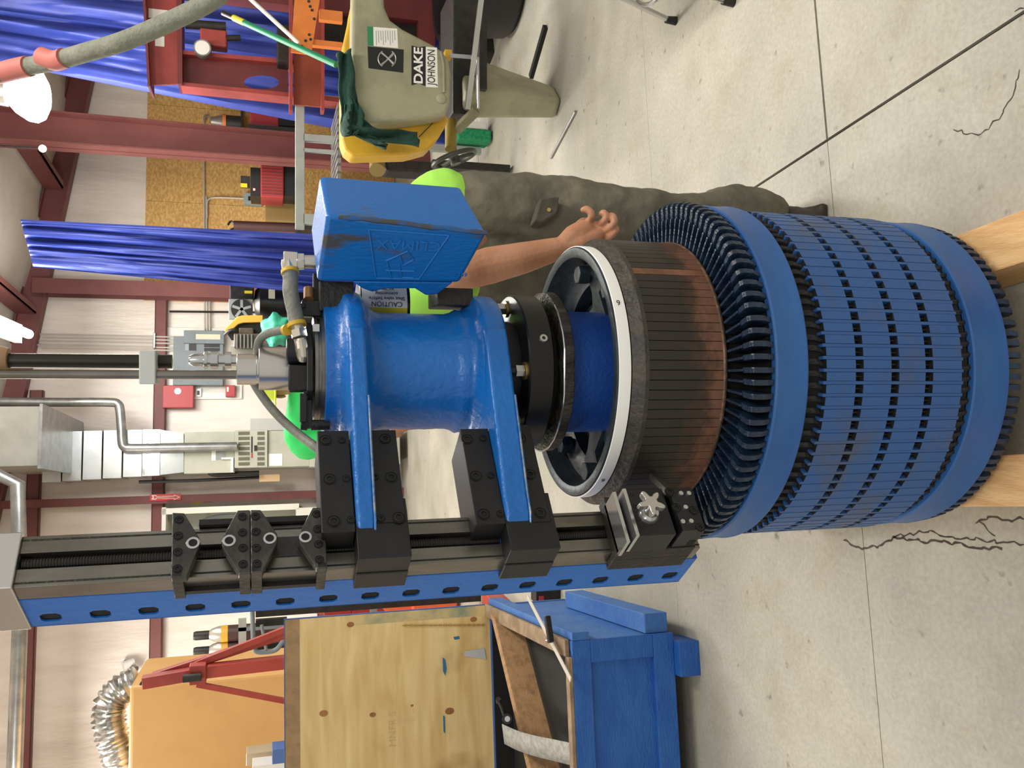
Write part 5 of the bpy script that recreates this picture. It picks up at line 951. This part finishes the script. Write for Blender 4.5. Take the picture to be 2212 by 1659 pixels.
for (x0, y_, lab_) in ((418, 1374, 'brown gas cylinder nearer the slide rail in the rack'), (418, 1408, 'brown gas cylinder nearer the tan booth in the rack')):
    q = P(x0, y_, 8.62); o_ = Vector((q.x, 8.62, 0)); cyn = thing('gas_cylinder', lab_, 'gas cylinder', o_ + ZZ * zp, 'gas cylinders in the rack'); zt_ = q.z; r_ = .078
    MB().lathe(o_, [(.02, zp), (r_, zp), (r_, zt_ - .31)], 28).build('body', m_cy, cyn); MB().lathe(o_, [(r_ + .001, zt_ - .31), (r_ + .001, zt_ - .25)], 28).build('band', ycol, cyn); MB().lathe(o_, [(r_, zt_ - .25), (r_ * .95, zt_ - .22), (r_ * .75, zt_ - .17), (.04, zt_ - .14)], 28).build('shoulder', m_cyg, cyn); MB().lathe(o_, [(.03, zt_ - .15), (.042, zt_ - .14), (.042, zt_ - .02), (.035, zt_), (.01, zt_)], 20).build('valve_cap', m_gunk, cyn)
ht = thing('hand_truck', 'dark hand truck with a bent tube handle behind the lid edge', 'hand truck', (P(900, 1360, 6.4).x, 6.4, 0)); YH = 6.4
MB().tube(smoothpts([P(545, 1310, YH), P(546, 1350, YH), P(548, 1395, YH), P(555, 1408, YH), P(580, 1408, YH), P(598, 1402, YH), P(615, 1380, YH), P(625, 1365, YH)], 5), .017, 10).build('handle', m_pan, ht)
mb = MB(); pbox(mb, 552, 620, 1338, 1352, YH + .05, .05); pbox(mb, 552, 1052, 1300, 1316, YH + .05, .05); pbox(mb, 552, 1052, 1372, 1384, YH + .05, .05); mb.build('frame', m_gunk, ht, smooth=0); MB().tube([P(565, 1350, YH), P(575, 1402, YH)], .012, 8).build('brace', m_pan, ht)
# red engine crane
cn = thing('engine_crane', 'red folding engine crane standing before the tan booth', 'crane', (P(900, 1440, 5.6).x, 5.6, 0)); m_cr = mat('crane_red', '#a63f33', .45, 0, '#8c3129', 4, .4, .7); YE = 5.6
MB().bar(P(308, 1474, YE), P(440, 1451, YE), .07, .07).build('boom_tip', m_cr, cn, smooth=0, bevel=.004); MB().bar(P(420, 1452, YE), P(1010, 1385, YE), .075, .075).build('boom', m_cr, cn, smooth=0, bevel=.004); MB().bar(P(330, 1462, YE + .06), P(640, 1362, YE + .06), .05, .05).build('strut', m_cr, cn, smooth=0, bevel=.004); MB().bar(P(420, 1436, YE + .03), P(640, 1350, YE + .03), .035, .035).build('strut', m_cr, cn, smooth=0); MB().bar(P(425, 1478, YE - .03), P(700, 1530, YE - .03), .03, .03).build('jack_rod', m_cr, cn, smooth=0)
mb = MB(); pbox(mb, 408, 445, 1438, 1480, YE - .06, .08); mb.build('pivot_bracket', m_cr, cn, smooth=0, bevel=.006); MB().cyl(P(395, 1466, YE - .08), P(435, 1462, YE - .08), .025, n=12).build('pivot_pin', m_gunk, cn); mb = MB(); mb.box((P(1010, 1385, YE).x, YE, .06), (.5, .7, .12)); mb.build('base', m_cr, cn, smooth=0, bevel=.01); MB().cyl(P(305, 1472, YE), P(309, 1474, YE), .022, n=10).build('boom_end', m_dark, cn)
su = thing('shelf_unit', 'grey steel shelf carrying the cartons behind the plywood lid', 'shelf', (P(700, 1660, 5.2).x, 5.3, 0)); mb = MB(); pbox(mb, 622, 630, 1600, 1740, 5.2, .4); mb.build('top_shelf', m_pan, su, smooth=0)
for y_ in (1606, 1730): mb = MB(); pbox(mb, 630, 1148, y_ - 4, y_ + 4, 5.22, .3); mb.build('post', m_pan, su, smooth=0)
for nm, r, m_, lab_ in (('carton', (588, 622, 1618, 1650), mat('carton_blue', '#4d6ea8', .6), 'small blue carton standing beside the white carton above the lid corner'), ('carton', (545, 622, 1651, 1720), m_paper, 'white carton at the bottom left edge of the picture'), ('clear_tub', (532, 600, 1624, 1650), mat('tub_clear', '#b8a68a', .3), 'pale clear plastic tub behind the blue carton')):
    mb = MB(); pbox(mb, *r, 5.25 if nm == 'carton' else 5.42, .12); 
    if nm == 'clear_tub': mb = MB(); pbox(mb, 532, 622, 1624, 1650, 5.42, .12)
    tag(mb.build(nm, m_, smooth=0, bevel=.003), lab_, 'box')
# floor machine seen past the rail
oj = thing('orange_jack', 'orange red pallet jack head on the floor behind the rail', 'jack', F(990, 1290)); q = F(985, 1288); m_oj = mat('jack_orange', '#d95f35', .4)
MB().prism([P(812, 1300, 7.2), P(840, 1275, 7.2), P(900, 1275, 7.2), P(900, 1330, 7.2), P(840, 1330, 7.2)], Vector((0, .3, 0))).build('hood', m_oj, oj, smooth=0, bevel=.03); MB().prism([P(890, 1270, 7.15), P(960, 1275, 7.15), P(990, 1300, 7.15), P(985, 1335, 7.15), P(890, 1335, 7.15)], Vector((0, .5, 0))).build('chassis', m_oj, oj, smooth=0, bevel=.02); mb = MB(); pbox(mb, 800, 815, 1290, 1330, 7.25, .05); mb.build('collar', m_galv, oj, smooth=0); mb = MB(); mb.cyl(q + Vector((-.1, .1, .06)), q + Vector((.1, .1, .06)), .06, n=16); mb.build('wheel', m_blk, oj)
gf = thing('machine_foot', 'dark grey steel post foot on the floor beyond the crate', 'post', F(1212, 1284)); mb = MB(); pbox(mb, 1158, 1214, 1270, 1302, 4.58, .1); mb.build('post', m_gunk, gf, smooth=0, bevel=.004); mb = MB(); pbox(mb, 1165, 1175, 1288, 1300, 4.57, .012); mb.build('red_patch', m_fire, gf, smooth=0)
rt_ = thing('red_toolbox', 'red toolbox with an orange lamp beside the lid edge', 'toolbox', (P(720, 1300, 8.2).x, 8.2, 0)); mb = MB(); pbox(mb, 700, 760, 1290, 1330, 8.1, .3); pbox(mb, 760, 946, 1290, 1330, 8.1, .3); mb.build('case', MATS['welder_red'], rt_, smooth=0, bevel=.01); mb = MB(); pbox(mb, 682, 700, 1295, 1325, 8.1, .1); mb.build('lamp', m_or, rt_, smooth=0)
# ------------------------------------------------------------------ lights that are in the picture
hb_ = thing('high_bay_lamp', 'bright high bay lamp glowing under the roof', 'lamp', P(60, 205, 6.2)); q = hb_.location.copy(); q_ = Vector(q)
MB().lathe(q_, [(.03, .30), (.06, .28), (.075, .20), (.085, .12), (.07, .11), (.05, .12)], 32).build('reflector', m_alu, hb_); MB().lathe(q_, [(.0001, -.13), (.09, -.12), (.15, -.09), (.172, -.05), (.165, .0), (.12, .07), (.06, .12)], 32).build('bloom_bowl', emat('lamp_glow', '#fff6e4', 40), hb_); pl_ = bpy.data.lights.new('lamp_light', 'POINT'); pl_.energy = 75; pl_.color = (1, .95, .87); pl_.shadow_soft_size = .2; plo = bpy.data.objects.new('lamp_light', pl_); COL.objects.link(plo); plo.parent = hb_; plo.location = (0, 0, -.4); MB().cyl(q_ + ZZ * .2, q_ + ZZ * 1.2, .006, n=8).build('hanger', m_gunk, hb_)  # glowing bowl enlarged to take in the lamp's bloom
ft_ = thing('tube_light', 'fluorescent tube light hanging below the roof', 'lamp', P(60, 722, 7.4)); t0, t1 = P(62, 722, 7.4), P(-30, 640, 5.6); t1.z = t0.z + .05
MB().tube([t0, t1], .035, 12).build('tube', emat('tube_glow', '#f4f8ff', 26), ft_); pl_ = bpy.data.lights.new('tube_light_glow', 'POINT'); pl_.energy = 85; pl_.color = (.96, .98, 1); pl_.shadow_soft_size = .25; plo = bpy.data.objects.new('tube_light_glow', pl_); COL.objects.link(plo); plo.parent = ft_; plo.location = (-.1, -.6, -.35); MB().bar(t0 + ZZ * .07, t1 + ZZ * .07, .14, .05).build('housing', m_paper, ft_, smooth=0)
for k in (.15, .85): MB().cyl(t0.lerp(t1, k) + ZZ * .09, t0.lerp(t1, k) + ZZ * .9, .004, n=6).build('hanger_wire', m_gunk, ft_)
sb = thing('spot_bulb', 'small bare bulb glowing beside the red frame column', 'lamp', P(92, 321, 8.0)); MB().sphere(P(92, 321, 8.0), .03).build('bulb', emat('bulb_glow', '#ffdcb0', 15), sb); MB().cyl(P(92, 321, 8.0) + ZZ*.02, P(92, 321, 8.0) + ZZ * .35, .008, n=8).build('cord', m_gunk, sb)
MB().lathe((xd, 1.73, 2.045), [(.005, 0), (.022, 0), (.026, .01), (.026, .05), (.005, .06)], 24).build('bar_stub', mat('brown_wood', '#9a7a5a', .6), mach)
# ------------------------------------------------------------------ people
m_skin = mat('skin', '#b98565', .55, 0, '#a87455', 9, .4, .7, .15, 120); m_neon = mat('hivis_shirt', '#a6e85a', .75, 0, '#9adf50', 6, .4, .7); m_green = mat('bright_green_shirt', '#35d56a', .75, 0, '#2cc45f', 6, .4, .7)
m_trs = mat('brown_grey_trousers', '#585548', .85, 0, '#6e6a59', 7, .4, .68, .8, 22); m_trs2 = mat('charcoal_trousers', '#3d3e40', .85); m_boot = mat('dark_boot', '#2c2621', .6); m_hair = mat('dark_hair', '#2b211b', .7); m_cap = MATS.get('commutator_cap'); m_ycap = mat('yellow_cap', '#d6e84a', .6)
def organic(mb, name, m, parent, vox, it=6, wr=0.0):
    o = mb.build(name, m, parent, smooth=180, recalc=True); r = o.modifiers.new('union', 'REMESH'); r.mode = 'VOXEL'; r.voxel_size = vox; r.use_smooth_shade = True
    s = o.modifiers.new('soften', 'SMOOTH'); s.factor = .5; s.iterations = it
    if wr:
        t = bpy.data.textures.new(name + '_folds', 'CLOUDS'); t.noise_scale = .09; d = o.modifiers.new('folds', 'DISPLACE'); d.texture = t; d.strength = wr; d.texture_coords = 'OBJECT' if False else 'LOCAL'; d.mid_level = .5
    return o
def limb(mb, pts, rs, n=16):
    pts = [Vector(p) for p in pts]; fine = smoothpts(pts, 5); N_ = len(pts) - 1; rr = []
    for i in range(len(fine)):
        t = min(i / 5.0, N_ - 1e-6); k = int(t); f = t - k; rr.append(rs[k] * (1 - f) + rs[k+1] * f)
    mb.tube(fine, rr, n); mb.sphere(pts[0], rs[0] * .995, n=8); mb.sphere(pts[-1], rs[-1] * .995, n=8)
# --- worker bending behind the machine
w1 = thing('person', 'person in a yellow green shirt and brown grey trousers bending behind the armature', 'person', (.42, 2.45, 0))
body = MB(); sh_ = Vector((.25, 2.27, 1.25)); el = P(1005, 588, 2.12); wr_ = P(1216, 534, 2.02)
limb(body, [sh_, el.lerp(sh_, .45) + Vector((.01, 0, 0)), el, P(1060, 573, 2.10), P(1130, 557, 2.06), wr_], [.058, .05, .044, .047, .040, .026])
kn = [P(1268, 484, 2.03), P(1288, 489, 2.02), P(1303, 500, 2.01), P(1308, 515, 2.01)]
limb(body, [wr_, P(1240, 512, 2.02), P(1262, 497, 2.02)], [.026, .031, .027]); limb(body, [wr_, P(1255, 527, 2.01), P(1292, 508, 2.01)], [.024, .028, .020]); limb(body, [P(1250, 515, 2.015), kn[1]], [.028, .014])
fin = [[kn[0], P(1277, 470, 2.0), P(1277, 460, 1.995), P(1268, 452, 2.0), P(1260, 453, 2.005)], [kn[1], P(1304, 478, 1.99), P(1310, 468, 1.985), P(1304, 460, 1.99), P(1299, 462, 2.0)], [kn[2], P(1320, 490, 1.98), P(1327, 480, 1.975), P(1325, 469, 1.98), P(1319, 465, 1.99)], [kn[3], P(1325, 505, 1.985), P(1331, 497, 1.98), P(1329, 490, 1.985)], [P(1238, 503, 2.03), P(1246, 488, 2.06), P(1258, 478, 2.08), P(1266, 476, 2.09)]]
for k, f_ in enumerate(fin): limb(body, f_, [.0105] + [.0092] * (len(f_) - 2) + [.0078], 12)
hd_ = Vector((.0, 2.40, 1.27)); limb(body, [(.27, 2.40, 1.22), (.12, 2.40, 1.26), hd_ + Vector((.06, 0, -.01))], [.07, .06, .055]); body.sphere(hd_, .098, (1.12, .8, 1.0)); body.sphere(hd_ + Vector((-.075, 0, -.035)), .06, (1, .8, .9)); body.sphere(hd_ + Vector((-.135, 0, -.02)), .017, (1, .8, 1.2))
limb(body, [(.24, 2.53, 1.24), (.20, 2.50, 1.02), (.12, 2.30, .96)], [.05, .045, .03]); limb(body, [(.12, 2.30, .96), (.08, 2.24, .965)], [.028, .02])
for k in range(4): limb(body, [(.085 - .004 * k, 2.25 - .012 * k, .968), (.05 - .004 * k, 2.21 - .012 * k, .955), (.035, 2.20 - .012 * k, .935)], [.011, .01, .009], 10)
limb(body, [(.47, 2.45, 1.0), (.36, 2.43, 1.12), (.25, 2.40, 1.22)], [.12, .125, .12]); limb(body, [(.49, 2.38, .92), (.48, 2.31, .50), (.49, 2.33, .12)], [.08, .055, .045]); limb(body, [(.38, 2.53, .92), (.31, 2.52, .50), (.29, 2.56, .12)], [.08, .055, .045])
organic(body, 'body', m_skin, w1, .0034, 2)
for s_ in (-1, 1): MB().sphere(hd_ + Vector((-.105, s_ * .03, .015)), .012).build('eye', m_paper, w1)
MB().sphere(hd_ + Vector((.02, 0, .03)), .103, (1.1, .84, .9)).build('hair', m_hair, w1)
tr_ = MB(); limb(tr_, [(.50, 2.40, 1.00), (.50, 2.37, .88), (.495, 2.32, .68), (.482, 2.285, .50), (.492, 2.30, .36), (.505, 2.32, .23), (.51, 2.33, .12)], [.115, .108, .094, .078, .074, .104, .082]); limb(tr_, [(.40, 2.52, 1.0), (.38, 2.53, .86), (.31, 2.52, .50), (.29, 2.55, .14)], [.125, .115, .085, .08]); limb(tr_, [(.50, 2.43, 1.02), (.40, 2.49, 1.02), (.30, 2.46, 1.02)], [.125, .13, .11]); limb(tr_, [(.33, 2.40, .98), (.30, 2.42, .8)], [.10, .09])
organic(tr_, 'trousers', m_trs, w1, .009, 4, .026)
pc = MB(); 
def tp(x, y): return P(x, y, 2.222)
flp = MB().prism([tp(1168, 428), tp(1208, 424), tp(1206, 452), tp(1200, 462), tp(1170, 480), tp(1155, 476)], Vector((-.01, .05, 0))).build('pocket_flap', mat('pocket_cloth', '#4f4a41', .85, 0, '#625d52', 12, .4, .68, .4, 60), w1, smooth=0, bevel=.004); MB().cyl(P(1186, 453, 2.216), P(1186, 453, 2.23), .0055, n=14).build('snap', m_brass, flp)
sh1 = MB(); limb(sh1, [(.495, 2.43, 1.105), (.46, 2.43, 1.13), (.38, 2.42, 1.18), (.28, 2.40, 1.23), (.19, 2.40, 1.255)], [.125, .14, .142, .135, .11]); limb(sh1, [(.22, 2.34, 1.24), (.245, 2.25, 1.21), (.262, 2.20, 1.13)], [.085, .075, .072]); limb(sh1, [(.22, 2.48, 1.24), (.22, 2.54, 1.12)], [.085, .07])
organic(sh1, 'shirt', m_neon, w1, .011, 5, .016)
for (x_, y_, dx, dy) in ((.505, 2.33, -.03, -.13), (.29, 2.56, -.12, -.05)):
    bt2 = MB(); limb(bt2, [(x_ + .01, y_ + .05, .05), (x_ + dx * .4, y_ + dy * .4, .048), (x_ + dx, y_ + dy, .036)], [.05, .05, .036]); limb(bt2, [(x_, y_ + .02, .14), (x_, y_ + .02, .06)], [.06, .05]); bt2.box((x_ + dx * .4, y_ + dy * .4 + .02, .012), (.09, .24, .024)); organic(bt2, 'boot', m_boot, w1, .008, 4)
# --- worker further back behind the machine head
w2_ = thing('person', 'person in a bright green shirt and yellow cap standing far behind the machine', 'person', (-.08, 5.05, 0)); b2 = MB(); h2_ = Vector((.012, 5.0, 1.53))
b2.sphere(h2_, .098, (.8, .98, 1.18)); b2.sphere(h2_ + Vector((0, -.10, -.01)), .018, (.8, 1, 1.3)); limb(b2, [h2_ + Vector((0, .01, -.08)), (-.07, 5.03, 1.36)], [.055, .06]); limb(b2, [(-.08, 5.04, 1.3), (-.08, 5.05, .95)], [.13, .12])
for s_ in (-1, 1): limb(b2, [(-.08 + s_ * .09, 5.05, .92), (-.08 + s_ * .1, 5.04, .5), (-.08 + s_ * .1, 5.07, .08)], [.08, .055, .045])
limb(b2, [(-.30, 5.02, 1.38), P(690, 962, 4.95), P(706, 1015, 4.80)], [.05, .042, .028]); limb(b2, [(.13, 5.02, 1.36), (.17, 5.0, 1.1), (.10, 4.82, 1.0)], [.05, .042, .03])
for base, d in ((P(706, 1015, 4.80), Vector((-.05, -.06, -.02))), (Vector((.10, 4.82, 1.0)), Vector((-.04, -.06, 0)))):
    for k in range(4): limb(b2, [base + Vector((0, 0, .012 * (k - 1.5))), base + d * .8 + Vector((0, 0, .014 * (k - 1.5))), base + d * 1.5 + Vector((0, .01, .014 * (k - 1.5) - .01))], [.013, .010, .008], 8)
    limb(b2, [base, base + Vector((.02, -.03, .035))], [.012, .009], 8)
organic(b2, 'body', m_skin, w2_, .007, 4)
for s_ in (-1, 1): MB().sphere(h2_ + Vector((s_ * .032, -.088, .012)), .011).build('eye', m_paper, w2_); MB().sphere(h2_ + Vector((s_ * .082, .0, -.005)), .022, (.5, 1, 1.4)).build('ear', m_skin, w2_)
MB().bar(h2_ + Vector((-.025, -.095, -.05)), h2_ + Vector((.025, -.095, -.05)), .006, .006).build('mouth', mat('lips', '#8a4a3e', .6), w2_)
cp = MB(); cp.lathe(h2_ + Vector((0, 0, .03)), [(.102, -.01), (.104, .03), (.085, .075), (.04, .10), (.001, .105)], 28); cp.lathe(h2_ + Vector((-.01, -.03, .022)), [(.09, 0), (.128, -.004), (.13, .002), (.09, .008)], 28, closed=True); cp.build('cap', m_ycap, w2_)
s2 = MB(); limb(s2, [(-.08, 5.05, .93), (-.09, 5.04, 1.15), (-.10, 5.03, 1.32)], [.155, .165, .15]); limb(s2, [(.09, 5.03, 1.36), (-.07, 5.03, 1.37), (-.27, 5.02, 1.405)], [.095, .115, .105]); limb(s2, [(-.29, 5.02, 1.41), (-.345, 5.0, 1.385), P(688, 958, 4.96)], [.098, .085, .075]); limb(s2, [(.10, 5.03, 1.34), (.15, 5.01, 1.18)], [.09, .07]); organic(s2, 'shirt', m_green, w2_, .012, 5, .014)
t2 = MB()
for s_ in (-1, 1): limb(t2, [(-.08 + s_ * .085, 5.05, .93), (-.08 + s_ * .1, 5.04, .5), (-.08 + s_ * .1, 5.07, .08)], [.115, .085, .075])
limb(t2, [(-.16, 5.05, .95), (0, 5.05, .95)], [.12, .12]); organic(t2, 'trousers', m_trs2, w2_, .012, 5, .01)
for s_ in (-1, 1): bt2 = MB(); limb(bt2, [(-.08 + s_ * .1, 5.09, .05), (-.08 + s_ * .11, 4.93, .04)], [.05, .038]); organic(bt2, 'boot', m_boot, w2_, .009, 4)
